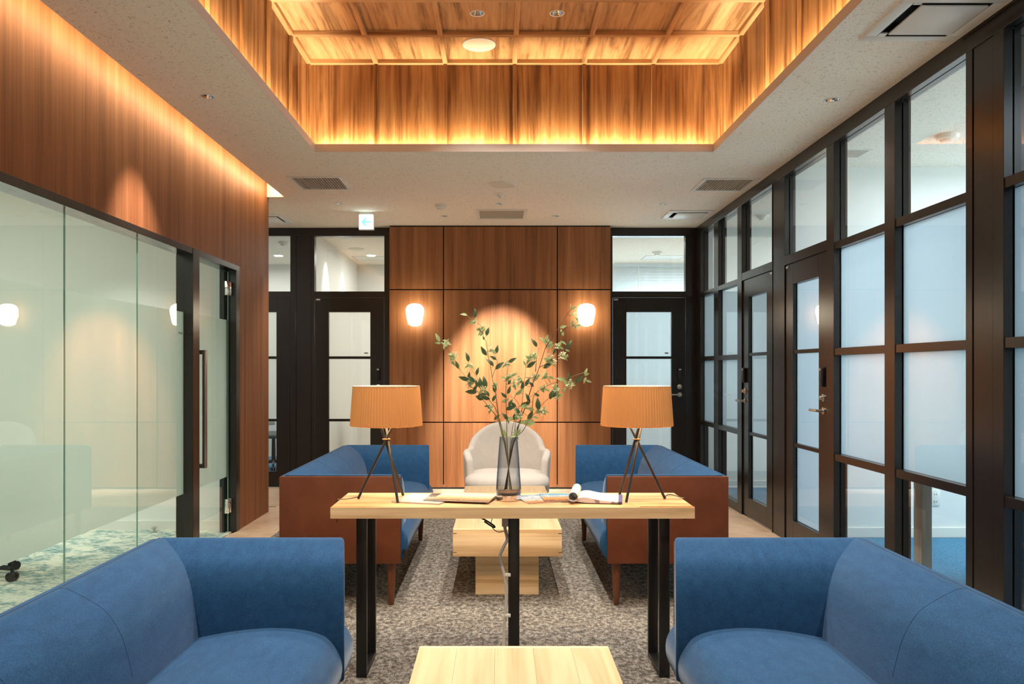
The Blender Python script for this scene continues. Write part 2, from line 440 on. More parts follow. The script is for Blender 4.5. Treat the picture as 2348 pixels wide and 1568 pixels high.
# ------------------------------------------------------------------ floor
fl = struct('floor', 'beige stone tile floor around the carpet')
fl.data = None
def slab(name, mat, parent, x0, x1, y0, y1, z0, z1): return box(name, mat, parent, x0, x1, y0, y1, z0, z1)
fl2 = MB().box(-6.2, 6.2, -4, 12.2, -.10, -.008).build('floor_slab', M['tile'], fl)
tile_me = MB().box(.001, .599, .001, .599, -.008, 0).mesh('tile', M['tile'], bevel=.0015, seg=1, smooth=False)
def tiles(xs, ys):
    for x in xs:
        for y in ys:
            o = put(bpy.data.objects.new('tile', tile_me), fl); o.location = (x, y, 0)
tiles([-2.06, 1.55], [2.6+.6*i for i in range(10)])
tiles([-1.46+.6*i for i in range(5)], [7.4, 8.0])
tiles([-4.46, -3.86, -3.26, -2.66], [7.4, 8.0])
cp = MB().box(-1.72, 1.72, -2.5, 7.32, -.007, .004).build('lounge_carpet', M['carpet'])
tag(cp, 'grey flecked low pile carpet under the sofas and tables', 'carpet')
cp2 = MB().box(-6, -2.09, .9, 6.3, -.007, .003).build('meeting_room_carpet', M['blot'])
tag(cp2, 'cream carpet with teal blotches behind the glass partition', 'carpet')
for nm, lab, x0, x1, y0, y1 in (('office_carpet', 'bright blue carpet in the room with the table, behind the right glazing', 2.19, 5.7, 3.52, 6.0),
        ('office_carpet', 'blue carpet in the room behind the nearest right glazing', 2.19, 5.7, -1, 3.42),
        ('office_carpet', 'grey blue carpet behind the far right glazed door', 2.19, 5.7, 6.12, 8.55),
        ('office_carpet', 'blue carpet seen low through the far left black door', -4.6, -2.1, 8.68, 11.6)):
    o = MB().box(x0, x1, y0, y1, -.007, .003).build(nm, M['bluecarpet']); tag(o, lab, 'carpet')

# ------------------------------------------------------------------ ceiling with its holes
X0, X1, YF = -1.29, 1.51, 5.60           # lounge coffer opening
CP = .493; WX0 = -1.364; WX1 = WX0+6*CP; WYF = 5.68; NR = 9; WYN = WYF-NR*CP
DL = [(-1.633, 4.463, 'by the left wood wall'), (1.894, 4.521, 'beside the right glazing'), (-1.465, 7.33, 'in front of the exit sign'),
      (1.52, 7.37, 'left of the far air conditioner'), (.012, 7.37, 'before the square ceiling grille'), (-.543, 7.94, 'left of the square ceiling grille'), (.57, 7.94, 'right of the square ceiling grille')]
DL_FILL = [(-1.633, 2.2), (1.894, 2.2), (-1.0, -1.2), (1.1, -1.2), (0.05, -1.2), (-1.0, -2.6), (1.1, -2.6)]  # unseen fill spots added overhead and behind the camera, without fixtures
VENT = [(-1.672, -1.252, 6.32, 6.765), (1.655, 2.085, 6.38, 6.81)]
GR = (-.205, .265, 7.61, 8.05)
AC = [(1.67, 2.11, 3.25, 3.69), (1.645, 2.09, 7.65, 8.06), (-2.60, -2.14, 7.85, 8.30)]
holes = [rect(X0, X1, WYN+.08, YF), rect(-2.055, -1.90, -2.9, 7.07)]
holes += [circle(x, y, .037) for x, y, _ in DL]
holes += [rect(*v) for v in VENT] + [rect(*GR)] + [rect(*a) for a in AC]
ce = struct('ceiling', 'speckled off white ceiling board around the timber coffer')
sheet('ceiling_board', M['ceil'], ce, rect(-6.2, 6.2, -4, 12.2), holes, CZ)
# lip round the coffer opening (upstand), trough behind it
for a in ((X0-.014, X0, WYN+.066, YF+.014), (X1, X1+.014, WYN+.066, YF+.014), (X0, X1, YF, YF+.014), (X0, X1, WYN+.066, WYN+.08)):
    box('lip', M['lip'], ce, *a, CZ+.0008, CZ+.055)
# coffer panels
CT = 3.47
pan_h = MB().box(0, CP, 0, CP, 0, .02).mesh('coffer_panel', M['coffer_h'], smooth=False)
dl_c = []
for i in range(6):
    for j in range(NR):
        x = WX0+i*CP; y = WYF-(j+1)*CP
        if i in (2, 3) and j % 2 == 1:
            o = sheet('coffer_panel', M['coffer_h'], ce, rect(0, CP, 0, CP), [circle(CP/2, CP/2-.02, .040)], 0)
            dl_c.append((x+CP/2, y+CP/2-.02, j, i))
        else: o = put(bpy.data.objects.new('coffer_panel', pan_h), ce)
        o.location = (x, y, CT)
HC = CT-CZ
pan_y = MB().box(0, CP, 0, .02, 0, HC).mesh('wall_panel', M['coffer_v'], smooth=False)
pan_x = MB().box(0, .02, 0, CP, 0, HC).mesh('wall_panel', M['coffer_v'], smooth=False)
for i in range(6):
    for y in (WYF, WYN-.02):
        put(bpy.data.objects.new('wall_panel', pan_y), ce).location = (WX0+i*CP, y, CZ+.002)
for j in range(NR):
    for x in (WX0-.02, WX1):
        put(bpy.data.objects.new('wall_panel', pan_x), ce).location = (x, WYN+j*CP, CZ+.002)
bw, bh = .017, .030
bx = MB().box(WX0, WX1, -bw, bw, -bh, 0).mesh('batten', M['coffer_x'], bevel=.002, seg=1, smooth=False)
by = MB().box(-bw, bw, WYN, WYF, -bh+.001, 0).mesh('batten', M['coffer_h'], bevel=.002, seg=1, smooth=False)
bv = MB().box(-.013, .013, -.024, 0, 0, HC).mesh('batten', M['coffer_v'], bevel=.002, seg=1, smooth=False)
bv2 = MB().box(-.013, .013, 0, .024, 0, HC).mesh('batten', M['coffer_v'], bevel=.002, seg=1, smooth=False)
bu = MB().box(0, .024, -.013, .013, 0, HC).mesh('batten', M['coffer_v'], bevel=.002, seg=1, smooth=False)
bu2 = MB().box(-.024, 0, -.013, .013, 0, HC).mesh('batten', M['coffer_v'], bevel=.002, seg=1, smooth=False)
for j in range(NR+1):
    y = WYF-j*CP + (-bw if j == 0 else bw if j == NR else 0)
    put(bpy.data.objects.new('batten', bx), ce).location = (0, y, CT)
    yy = WYF-j*CP + (-.013 if j == 0 else .013 if j == NR else 0)
    put(bpy.data.objects.new('batten', bu), ce).location = (WX0, yy, CZ+.002)
    put(bpy.data.objects.new('batten', bu2), ce).location = (WX1, yy, CZ+.002)
for i in range(7):
    x = WX0+i*CP + (bw if i == 0 else -bw if i == 6 else 0)
    put(bpy.data.objects.new('batten', by), ce).location = (x, 0, CT)
    xx = WX0+i*CP + (.013 if i == 0 else -.013 if i == 6 else 0)
    put(bpy.data.objects.new('batten', bv), ce).location = (xx, WYF, CZ+.002)
    put(bpy.data.objects.new('batten', bv2), ce).location = (xx, WYN, CZ+.002)
# cover above everything (roof slab) so that no sky leaks in
box('roof_slab', M['white'], ce, -6.3, 6.3, -4.1, 12.3, 3.60, 3.7)
# cove strips: LED tape lying in the trough behind the lip
cov = 6.0
def strip(loc, up, across, along, size, power):
    o = light('AREA', loc, (0, 0, 1), power, WARM, name='cove_strip', shape='RECTANGLE', size=size, size_y=.022)
    d = (V((0, 0, 1))*up+V(across)).normalized(); a = V(along)
    o.rotation_euler = Matrix((a, (-d).cross(a), -d)).transposed().to_euler()
strip(((X0+X1)/2, YF+.030, CZ+.022), 1, (0, .55, 0), (1, 0, 0), 2.78, cov*2.8)
strip(((X0+X1)/2, WYN+.050, CZ+.022), 1, (0, -.55, 0), (1, 0, 0), 2.78, cov*2.8)
strip((X0-.030, (YF+WYN+.08)/2, CZ+.022), 1, (-.55, 0, 0), (0, 1, 0), 4.25, cov*4.3)
strip((X1+.030, (YF+WYN+.08)/2, CZ+.022), 1, (.55, 0, 0), (0, 1, 0), 4.25, cov*4.3)

# ------------------------------------------------------------------ left wall: wood over glass, lit from a ceiling slot
LX = -2.055
wl = struct('wall_left', 'walnut brown wood wall above and beside the glass partition')
box('upper_panel', M['wood_wall'], wl, -2.2, LX, -3.2, 7.12, 2.087, 2.97)
box('end_panel', M['wood_wall'], wl, -2.2, LX, 6.31, 7.12, 0, 2.087)
box('near_panel', M['wood_wall'], wl, -2.2, LX, -3.2, .95, 0, 2.087)
sl = struct('trim_1', 'cream light slot between the left wood wall and the ceiling')
m = MB(); m.box(-2.055, -1.79, 7.07, 7.13, 2.801, 2.99); m.box(-2.2, -1.79, -3.2, 7.13, 2.97, 3.0); m.box(-1.81, -1.79, -3.2, 7.13, 2.801, 2.98)
m.build('slot_box', M['cream'], sl, smooth=False)
o = light('AREA', (-1.925, 2.1, 2.875), (-1, 0, -1), 27, (1, .76, .44), name='slot_strip', shape='RECTANGLE', size=9.9, size_y=.02)
d = V((-.9, 0, -.45)).normalized(); a = V((0, 1, 0)); o.rotation_euler = Matrix((a, (-d).cross(a), -d)).transposed().to_euler()

# ------------------------------------------------------------------ glazing helpers. plane 'x': wall at constant x, u runs along y; plane 'y': wall at constant y, u runs along x
def gb(pl, u0, u1, d0, d1, z0, z1): return (d0, d1, u0, u1, z0, z1) if pl == 'x' else (u0, u1, d0, d1, z0, z1)
def bar(par, name, pl, u0, u1, d0, d1, z0, z1, mat='black', bevel=.0015):
    return MB().box(*gb(pl, u0, u1, d0, d1, z0, z1)).build(name, M[mat], par, bevel=bevel, seg=1, smooth=False)
def pane(par, pl, u0, u1, d, away, z0, z1, gl='glass_r', film=None, fz=None):
    """8 mm pane with green edges; film is a frosted sheet stuck on its far side"""
    b = MB(); x0, x1, y0, y1, zz0, zz1 = gb(pl, u0, u1, d, d+away*.008, z0, z1)
    b.box(x0, x1, y0, y1, zz0, zz1)
    for k in range(6):
        fs = [b.v[i] for i in b.f[k]]
        ax = 0 if pl == 'x' else 1
        b.m[k] = 0 if max(p[ax] for p in fs)-min(p[ax] for p in fs) < 1e-6 else 1
    o = b.build('glass_pane', [M[gl], M['glass_edge']], par, smooth=False)
    if film:
        f0, f1 = fz or (z0, z1); q = d+away*.010
        c = [(q, u0, f0), (q, u1, f0), (q, u1, f1), (q, u0, f1)] if pl == 'x' else [(u0, q, f0), (u1, q, f0), (u1, q, f1), (u0, q, f1)]
        MB().add(c, [(0, 1, 2, 3)]).build('frosted_film', M[film], o, smooth=False)
    return o

# ---- left glass partition
GX = -2.105
w1 = struct('window_1', 'frameless green tinted glass partition with a frosted band on the left wall')
ys = [.98, 1.53, 2.31, 3.09, 3.868, 4.648, 5.345]
for i in range(6):
    pane(w1, 'x', ys[i]+.0015, ys[i+1]-(.0015 if i < 5 else -.02), GX, -1, .03, 2.055, 'glass_l', 'frost_l', (.435, 1.655))
bar(w1, 'head_rail', 'x', .95, 5.345, LX+.004, -2.165, 2.045, 2.087)
bar(w1, 'floor_rail', 'x', .95, 5.345, LX+.002, -2.165, 0, .03)
bar(w1, 'post', 'x', .95, .98, LX+.004, -2.165, .03, 2.045)
bar(w1, 'post', 'x', 5.345, 5.46, LX+.006, -2.165, 0, 2.087)
tx = bpy.data.curves.new('lettering', 'FONT'); tx.body = 'Meeting Room'; tx.size = .024; tx.extrude = .0003
to = put(bpy.data.objects.new('lettering', tx), w1); tx.materials.append(plain('brown_lettering', (.10, .06, .04), .6))
to.rotation_euler = (PI/2, 0, PI/2); to.location = (GX+.0012, 5.235, 1.505)
d1 = struct('door_1', 'green tinted glass door with a long pull handle in the left wall')
pane(d1, 'x', 5.475, 6.205, GX, -1, .012, 2.03, 'glass_l', 'frost_l', (.435, 1.655))
bar(d1, 'head_jamb', 'x', 5.46, 6.31, LX+.004, -2.165, 2.045, 2.087)
bar(d1, 'side_jamb', 'x', 6.225, 6.31, LX+.006, -2.165, 0, 2.045)
bar(d1, 'door_stop_strip', 'x', 6.18, 6.25, -2.13, -2.165, 0, 2.045, 'black_in')
for z in (1.90, .21):
    hg = MB().box(GX-.012, GX+.020, 6.16, 6.195, z-.055, z+.055).box(GX-.005, GX+.022, 6.205, 6.24, z-.055, z+.055)
    hg.tube([(GX+.018, 6.2, z-.05), (GX+.018, 6.2, z+.05)], .008)
    hg.build('hinge', M['chrome'], d1, bevel=.003)
pl_ = MB(); hx = GX+.062
pl_.box(hx-.012, hx+.012, 5.522, 5.558, .585, 1.405); pl_.box(GX, hx, 5.525, 5.555, 1.375, 1.405); pl_.box(GX, hx, 5.525, 5.555, .585, .615)
pl_.build('pull_handle', M['handle_dark'], d1, bevel=.003)

M['notice'] = plain('grey_notice_print', (.35, .36, .35), .6)
# ---- black door builder
def door(name, label, pl, u0, u1, d, away, films, hardware, lever_dir, fr='frost_b', zt=2.045):
    r = struct(name, label); th = .040*away
    lf = MB(); gu0, gu1 = u0+.148, u1-.148
    lf.box(*gb(pl, u0, gu0, d, d+th, .012, zt)); lf.box(*gb(pl, gu1, u1, d, d+th, .012, zt))
    lf.box(*gb(pl, gu0, gu1, d, d+th, 1.892, zt)); lf.box(*gb(pl, gu0, gu1, d, d+th, .012, .170))
    lf.build('leaf', M['black'], r, bevel=.0015, seg=1, smooth=False)
    zs = [(.170, .708), (.735, 1.385), (1.412, 1.892)]
    for z in (.708, 1.385): bar(r, 'glazing_bar', pl, gu0, gu1, d+th*.1, d+th*.9, z, z+.027)
    for (z0, z1), f in zip(zs, films): pane(r, pl, gu0, gu1, d+th*.55, away, z0, z1, 'glass_r', fr if f else None)
    if hardware:
        hu = u1-.062 if hardware > 0 else u0+.062
        f = d-away*.0
        def P(u, dd, z): return V(gb(pl, u, u, f-away*dd, f-away*dd, z, z)[::2])
        ax = tuple(P(0, 1, 0)-P(0, 0, 0))
        rd = MB().box(*gb(pl, hu-.021, hu+.021, f, f-away*.026, 1.155, 1.285)); rd.build('card_reader', M['plastic_black'], r, bevel=.008, seg=3)
        box('reader_tip', M['steel'], r, *gb(pl, hu-.012, hu+.012, f-away*.026, f-away*.0275, 1.262, 1.277))
        MB().lathe([(.026, 0), (.026, .008), (.016, .012), (.014, .026), (.010, .028)], 20, P(hu, 0, 1.083), axis=ax).build('thumb_turn', M['steel'], r)
        lv = MB().lathe([(.024, 0), (.024, .008), (.011, .010), (.010, .045)], 20, P(hu, 0, .998), axis=ax)
        lv.tube([P(hu, .045, .998), P(hu+lever_dir*.02, .048, .998), P(hu+lever_dir*.125, .046, .998)], [.010, .010, .008], 10)
        lv.build('lever_handle', M['steel'], r)
    if pl == 'y' and hardware: box('door_notice', M['notice'], r, gu1-.07, gu1-.03, d+th*.55-.001, d+th*.55-.0002, 1.44, 1.455)
    ht = u0+.035 if hardware >= 0 else u1-.035
    box('closer_tag', M['steel'], r, *gb(pl, ht-.022, ht+.022, d, d-away*.003, 2.018, 2.034))
    return r

# ---- back wall (black frames left and right of the wood panels)
BY = 8.60
wb = struct('wall_back', 'black framed back wall between floor and ceiling')
bar(wb, 'head_rail', 'y', -4.6, -1.15, BY, BY+.09, 2.711, CZ)
bar(wb, 'head_rail', 'y', 1.18, 2.20, BY, BY+.09, 2.711, CZ)
for u0, u1 in ((-3.16, -3.04), (-2.2495, -2.19), (-2.186, -2.026), (-2.022, -1.988), (-1.234, -1.14), (1.15, 1.232), (2.022, 2.20), (-4.6, -3.17)):
    bar(wb, 'post', 'y', u0, u1, BY+.004 if u1-u0 < .1 else BY+.008, BY+.09, 0, 2.711)
for u0, u1 in ((-3.04, -2.2495), (-1.988, -1.234), (1.232, 2.022)):
    bar(wb, 'transom_rail', 'y', u0, u1, BY+.003, BY+.09, 2.0465, 2.113)
for nm, lab, u0, u1 in (('window_2', 'transom window above the far left black door', -3.04, -2.2495), ('window_3', 'transom window above the black door behind the left lamp', -1.988, -1.212), ('window_4', 'transom window above the black door behind the right lamp', 1.232, 2.03)):
    r = struct(nm, lab); pane(r, 'y', u0, u1, BY+.045, 1, 2.113, 2.711)
door('door_2', 'black glazed door half hidden at the end of the left wood wall', 'y', -3.03, -2.2535, BY+.012, 1, (0, 1, 1), 0, -1)
door('door_3', 'black glazed door behind the left table lamp', 'y', -1.984, -1.238, BY+.012, 1, (0, 1, 1), 1, -1)
door('door_4', 'black glazed door behind the right table lamp', 'y', 1.236, 2.020, BY+.012, 1, (1, 1, 1), 1, -1, 'frost_d')
# wood clad middle of the back wall: nine panels with dark joints
WY = 8.46
wp = struct('wall_back', 'cherry brown wood clad middle of the back wall with nine panels')
box('backing', M['gap'], wp, -1.155, 1.188, WY+.016, 8.70, .045, CZ)
px = [-1.158, -.584, .6256, 1.191]; pz = [.02, .709, 2.118, 2.786]
for i in range(3):
    for j in range(3):
        box('panel', M['wood_panel'], wp, px[i]+(.006 if i else 0), px[i+1]-(.006 if i < 2 else 0), WY, WY+.02, pz[j]+(.006 if j else 0), pz[j+1]-(.006 if j < 2 else 0))
box('side_return', M['wood_panel'], wp, -1.158, -1.150, WY+.02, BY+.05, .02, 2.786)
box('side_return', M['wood_panel'], wp, 1.183, 1.191, WY+.02, BY+.05, .02, 2.786)

# ---- right wall
RX = 2.13
wr = struct('wall_right', 'black framed glazed right wall posts and rails')
bar(wr, 'head_rail', 'x', -3, 8.6, RX, RX+.09, 2.712, CZ)
RB = .09
for u0, u1 in ((8.42, 8.598), (7.745, 7.90), (6.985, 7.11), (6.20, 6.215), (5.95, 6.195), (5.065, 5.18), (4.285, 4.40), (3.585, 3.635), (3.44, 3.58), (3.362, 3.435), (2.58, 2.66), (1.75, 1.9)):
    wide = u1-u0 > .13
    bar(wr, 'post', 'x', u0, u1, RX+(.006 if wide else .002), RX+RB, 0, 2.712)
bar(wr, 'post', 'x', -3, 1.75, RX+.01, RX+RB, 0, 2.712)
def grid(name, label, cols, films=(0, 1, 1, 0)):
    r = struct(name, label)
    zs = [(.075, .690), (.735, 1.360), (1.405, 2.035), (2.080, 2.712)]
    for u0, u1 in cols:
        bar(r, 'floor_rail', 'x', u0, u1, RX+.006, RX+RB, 0, .075)
        for z in (.690, 1.360, 2.035): bar(r, 'rail', 'x', u0, u1, RX+.006, RX+.075, z, z+.045)
        for (z0, z1), f in zip(zs, films): pane(r, 'x', u0, u1, RX+.040, 1, z0, z1, 'glass_r', 'frost_r' if f else None)
    return r
grid('window_5', 'two narrow glazed bays at the far end of the right wall', [(7.90, 8.42), (7.11, 7.745)])
grid('window_6', 'two wide glazed bays of the right wall with frosted middle panes', [(4.40, 5.065), (3.635, 4.285)])
grid('window_7', 'nearest glazed bay of the right wall, at the frame edge', [(2.66, 3.362), (1.9, 2.58)])
for nm, lab, u0, u1 in (('window_8', 'transom window above the farther door of the right wall', 6.215, 6.985), ('window_9', 'transom window above the nearer door of the right wall', 5.18, 5.95)):
    r = struct(nm, lab); pane(r, 'x', u0, u1, RX+.040, 1, 2.113, 2.712)
    bar(r, 'transom_rail', 'x', u0, u1, RX+.003, RX+RB, 2.0465, 2.113)
door('door_5', 'farther black glazed door of the right wall', 'x', 6.22, 6.98, RX+.014, 1, (0, 1, 1), 1, 1, 'frost_r')
door('door_6', 'nearer black glazed door of the right wall', 'x', 5.185, 5.945, RX+.014, 1, (1, 1, 1), -1, 1, 'frost_r')

# ------------------------------------------------------------------ rooms round the lounge (white shells)
def wall(name, label, *b): 
    o = MB().box(*b).build(name, M['white'], smooth=False); tag(o, label, 'wall', None, 'structure'); return o
wall('wall_back', 'white end wall of the meeting room behind the glass partition', -6.1, -2.2, 6.30, 7.12, 0, CZ)
wall('wall_left', 'white outer wall of the meeting room', -6.2, -6.1, -4, 12.2, 0, CZ)
wall('wall_front', 'white near wall of the meeting room', -6.1, -2.2, .7, .9, 0, CZ)
wall('wall_front', 'wall behind the viewpoint', -6.1, 6.1, -3.3, -3.1, 0, 3.6)
wall('wall_back', 'white rear wall of the back rooms', -6.1, 6.1, 11.64, 11.75, 0, CZ)
wall('wall_middle', 'white partition between the two left back rooms', -2.15, -2.06, 8.69, 11.64, 0, CZ)
wall('wall_middle', 'white partition between the left and right back rooms', .9, 1.2, 8.69, 11.64, 0, CZ)
wall('wall_middle', 'white partition beside the table room', 2.22, 5.7, 6.02, 6.11, 0, CZ)
wall('wall_middle', 'white partition between the two nearer right rooms', 2.22, 5.7, 3.44, 3.52, 0, CZ)
wall('wall_middle', 'white partition behind the corner glazing', 2.22, 6.1, 8.56, 8.66, 0, CZ)
wall('wall_right', 'white outer wall of the right rooms', 5.7, 5.8, -3.2, 11.7, 0, CZ)
wall('wall_front', 'white near wall of the right rooms', 2.22, 5.7, -1.1, -1, 0, CZ)
wall('wall_left', 'white far end of the corridor', -4.75, -4.65, 7.12, 11.64, 0, CZ)
def base(label, *b):
    o = MB().box(*b).build('baseboard_back', M['white_pl'], smooth=False); tag(o, label, 'baseboard', None, 'structure')
base('white baseboard of the meeting room end wall', -6.1, -2.2, 6.288, 6.30, .003, .075)
base('white baseboard of the table room partition', 2.22, 5.7, 6.008, 6.02, .003, .075)
base('white baseboard of the corner room', 2.22, 5.7, 8.548, 8.56, .003, .075)

# ------------------------------------------------------------------ ceiling fixtures
def downlight(x, y, z, label, r=.037, on=False, grp='recessed downlights'):
    t = thing('downlight', label, 'downlight', (x, y, z), 0, grp)
    MB().lathe([(r-.001, .002), (r-.001, -.003), (r+.005, -.004), (r+.007, 0)], 28, close=False).build('trim_ring', M['white_pl'], t)
    n = 16
    MB().lathe([(r-.001, .0), (r*.92, .012), (r*.62, .045)], n, close=False).build('reflector', M['chrome'], t, smooth=False)
    MB().lathe([(r*.62, .045), (.001, .046)], n, close=False).build('lens', M['lamp_on'] if on else M['lens'], t, smooth=False)
    return t
M['lens'] = emit('downlight_lens', (1, .86, .66), 1.2)
for x, y, w_ in DL: downlight(x, y, CZ, 'small chrome recessed downlight '+w_)
for x, y, j, i in dl_c:
    s_ = {1: 'far', 3: 'second', 5: 'third', 7: 'near'}[j]
    downlight(x, y, CT, 'chrome downlight in the wood coffer, %s row, %s of the pair' % (s_, 'left' if i == 2 else 'right'), .040)
# beams of those downlights and of the added fill spots out of view
for x, y, j, i in dl_c:
    light('SPOT', (x, y, CT-.012), (0, 0, -1), 66 if j < 4 else 42, SOFT, name='downlight_or_fill_beam', spot_size=math.radians(104), spot_blend=.7, shadow_soft_size=.03)
for k, (x, y, w_) in enumerate(DL[2:4]+DL[5:7]):
    light('SPOT', (x, y, CZ-.012), (0, 0 if k < 2 else -.10, -1), 48, SOFT, name='downlight_or_fill_beam', spot_size=math.radians(90 if k < 2 else 42), spot_blend=.7, shadow_soft_size=.03)
light('SPOT', (DL[4][0]+.02, DL[4][1], CZ-.012), (.0, .60, -1), 600, (1, .97, .92), name='downlight_or_fill_beam', spot_size=math.radians(45), spot_blend=.8, shadow_soft_size=.03)
light('SPOT', (DL[0][0], DL[0][1], CZ-.012), (-.36, .05, -1), 80, (1, .80, .68), name='downlight_or_fill_beam', spot_size=math.radians(58), spot_blend=1.0, shadow_soft_size=.03)
light('SPOT', (DL[1][0], DL[1][1], CZ-.012), (0, 0, -1), 44, SOFT, name='downlight_or_fill_beam', spot_size=math.radians(100), spot_blend=.7, shadow_soft_size=.03)
for x, y in DL_FILL:
    light('SPOT', (x, y, CZ-.012), (0, 0, -1), 80, SOFT, name='downlight_or_fill_beam', spot_size=math.radians(125), spot_blend=.9, shadow_soft_size=.08)

def speaker(x, y, z, label, r=.112):
    t = thing('ceiling_speaker', label, 'speaker', (x, y, z))
    MB().lathe([(r, 0), (r, -.006), (r*.93, -.010), (r*.87, -.008)], 40, close=False).build('rim', M['white_pl'], t)
    MB().lathe([(r*.88, -.0075), (r*.6, -.0085), (.001, -.009)], 40, close=False).build('grille_cloth', M['cream2'], t)
M['cream2'] = plain('cream_speaker_grille', (.72, .66, .52), .7)
speaker(WX0+2.5*CP, WYF-.5*CP-.045, CT, 'round cream speaker in the wooden coffer ceiling')
speaker(.029, 6.59, CZ, 'round white flush speaker in the board ceiling beyond the coffer')
speaker(-1.80, 10.1, CZ, 'round speaker on the ceiling of the room behind the left door', .10)
t = thing('emergency_light', 'small white ceiling disc between the flush speaker and a downlight', 'emergency light', (.015, 6.95, CZ))
MB().lathe([(.052, 0), (.052, -.004), (.030, -.010), (.022, -.022), (.001, -.024)], 28, close=False).build('body', M['white_pl'], t)
MB().lathe([(.012, -.0235), (.010, -.029), (.001, -.030)], 16, close=False).build('lens', M['chrome'], t)
def detector(x, y, z, label, r=.052):
    t = thing('smoke_detector', label, 'smoke detector', (x, y, z))
    MB().lathe([(r, 0), (r, -.016), (r*.9, -.026), (r*.62, -.030), (r*.62, -.034)], 28, close=False).build('base', M['white_pl'], t)
    MB().lathe([(r*.6, -.030), (r*.58, -.046), (r*.3, -.052), (.001, -.052)], 20, close=False).build('sensor_head', M['white_pl'], t)
detector(-.54, 7.41, CZ, 'white smoke detector on the ceiling left of the square grille')
detector(2.93, 5.2, CZ, 'white smoke detector seen through the wide right transom panes', .07)
detector(2.06, 10.35, CZ, 'white smoke detector seen through the right back transom', .06)
detector(-2.57, 9.55, CZ, 'white smoke detector seen through the far left transom', .065)
detector(2.62, 7.9, CZ, 'white smoke detector seen through the narrow far bays on the right', .06)
def grille(x0, x1, y0, y1, label, n=17):
    t = thing('ceiling_vent', label, 'vent', ((x0+x1)/2, (y0+y1)/2, CZ)); a = (x1-x0)/2; b = (y1-y0)/2
    m = MB(); f = .022
    m.box(-a-.01, a+.01, -b-.01, -b+f, -.006, .02); m.box(-a-.01, a+.01, b-f, b+.01, -.006, .02); m.box(-a-.01, -a+f, -b+f, b-f, -.006, .02); m.box(a-f, a+.01, -b+f, b-f, -.006, .02)
    m.build('frame', M['white_pl'], t, smooth=False)
    box('duct', M['dark_slot'], t, -a, a, -b, b, .035, .04)
    sm = MB().box(-.0032, .0032, -b+f, b-f, 0, .022).mesh('slat', M['grille'], smooth=False)
    for i in range(n):
        o = put(bpy.data.objects.new('slat', sm), t); o.location = (-a+f+(i+.7)*(2*a-2*f)/(n+.4), 0, -.003); o.rotation_euler = (0, .12, 0)
    return t
grille(*VENT[0], 'slatted square air vent over the left side, near the left wall slot')
grille(*VENT[1], 'slatted square air vent beside the top of the right glazing')
t = thing('ceiling_grille', 'flat square return air grille in front of the wood panelled wall', 'vent', ((GR[0]+GR[1])/2, (GR[2]+GR[3])/2, CZ)); a = .235; b = .22
m = MB(); f = .02
m.box(-a-.012, a+.012, -b-.012, -b+f, -.010, .01); m.box(-a-.012, a+.012, b-f, b+.012, -.010, .01); m.box(-a-.012, -a+f, -b+f, b-f, -.010, .01); m.box(a-f, a+.012, -b+f, b-f, -.010, .01)
m.build('frame', M['white_pl'], t, smooth=False)
box('mesh_panel', plain('grey_mesh_panel', (.40, .36, .30), .8), t, -a+f, a-f, -b+f, b-f, .0, .006)
def cassette(x0, x1, y0, y1, label):
    t = thing('air_conditioner', label, 'air conditioner', ((x0+x1)/2, (y0+y1)/2, CZ)); a = (x1-x0)/2; b = (y1-y0)/2
    m = MB(); f = .055
    for q in ((-a, a, -b, -b+f), (-a, a, b-f, b), (-a, -a+f, -b+f, b-f), (a-f, a, -b+f, b-f)): m.box(*q, -.012, .02)
    m.build('surround', M['white_pl'], t, bevel=.006)
    box('cavity', M['dark_slot'], t, -a+.01, a-.01, -b+.01, b-.01, .05, .06)
    k = MB(); g = .035
    for q in ((-a+f, a-f, -b+f, -b+f+.004), (-a+f, a-f, b-f-.004, b-f), (-a+f, -a+f+.004, -b+f, b-f), (a-f-.004, a-f, -b+f, b-f)): k.box(*q, -.01, .055)
    k.build('throat', M['dark_slot'], t, smooth=False)
    box('flap_panel', M['white_pl'], t, -a+f+g, a-f-.012, -b+f+.012, b-f-g, -.020, -.010, bevel=.004)
    for q in ((-a+f, -a+f+g, b-f-g, b-f), (-a+f, -a+f+g, -b+f, -b+f+.012), (a-f-.015, a-f, b-f-g, b-f)):
        box('corner_bracket', M['white_pl'], t, *q, -.012, -.006)
    return t
cassette(*AC[0], 'large white ceiling air conditioner at the top right of the lounge')
cassette(*AC[1], 'small looking white ceiling air conditioner over the right back door')
cassette(*AC[2], 'white ceiling air conditioner peeking out behind the left wood wall')
t = thing('exit_sign', 'lit white exit sign with a green left arrow hanging from the ceiling', 'sign', (-1.285, 7.75, CZ))
box('mount', M['white_pl'], t, -.062, .062, -.012, .03, -.022, 0)
MB().box(-.074, .074, -.012, .03, -.172, -.022).build('housing', M['white_pl'], t, bevel=.003)
box('face', M['sign_w'], t, -.069, .069, -.0145, -.012, -.166, -.027)
ar = MB(); y_ = -.0165
ar.prism([(-.050, -.097), (-.012, -.058), (.010, -.058), (-.016, -.089), (.044, -.089), (.044, -.105), (-.016, -.105), (.008, -.136), (-.014, -.136)][::-1], 'y', y_, y_+.002)
ar.build('arrow', M['sign_g'], t, smooth=False)
m = MB(); 
for q in ((.026, .030, -.150, -.129), (.034, .041, -.146, -.134), (.046, .051, -.150, -.129)): m.box(q[0], q[1], y_, y_+.002, q[2], q[3])
m.build('symbol', M['sign_s'], t, smooth=False)

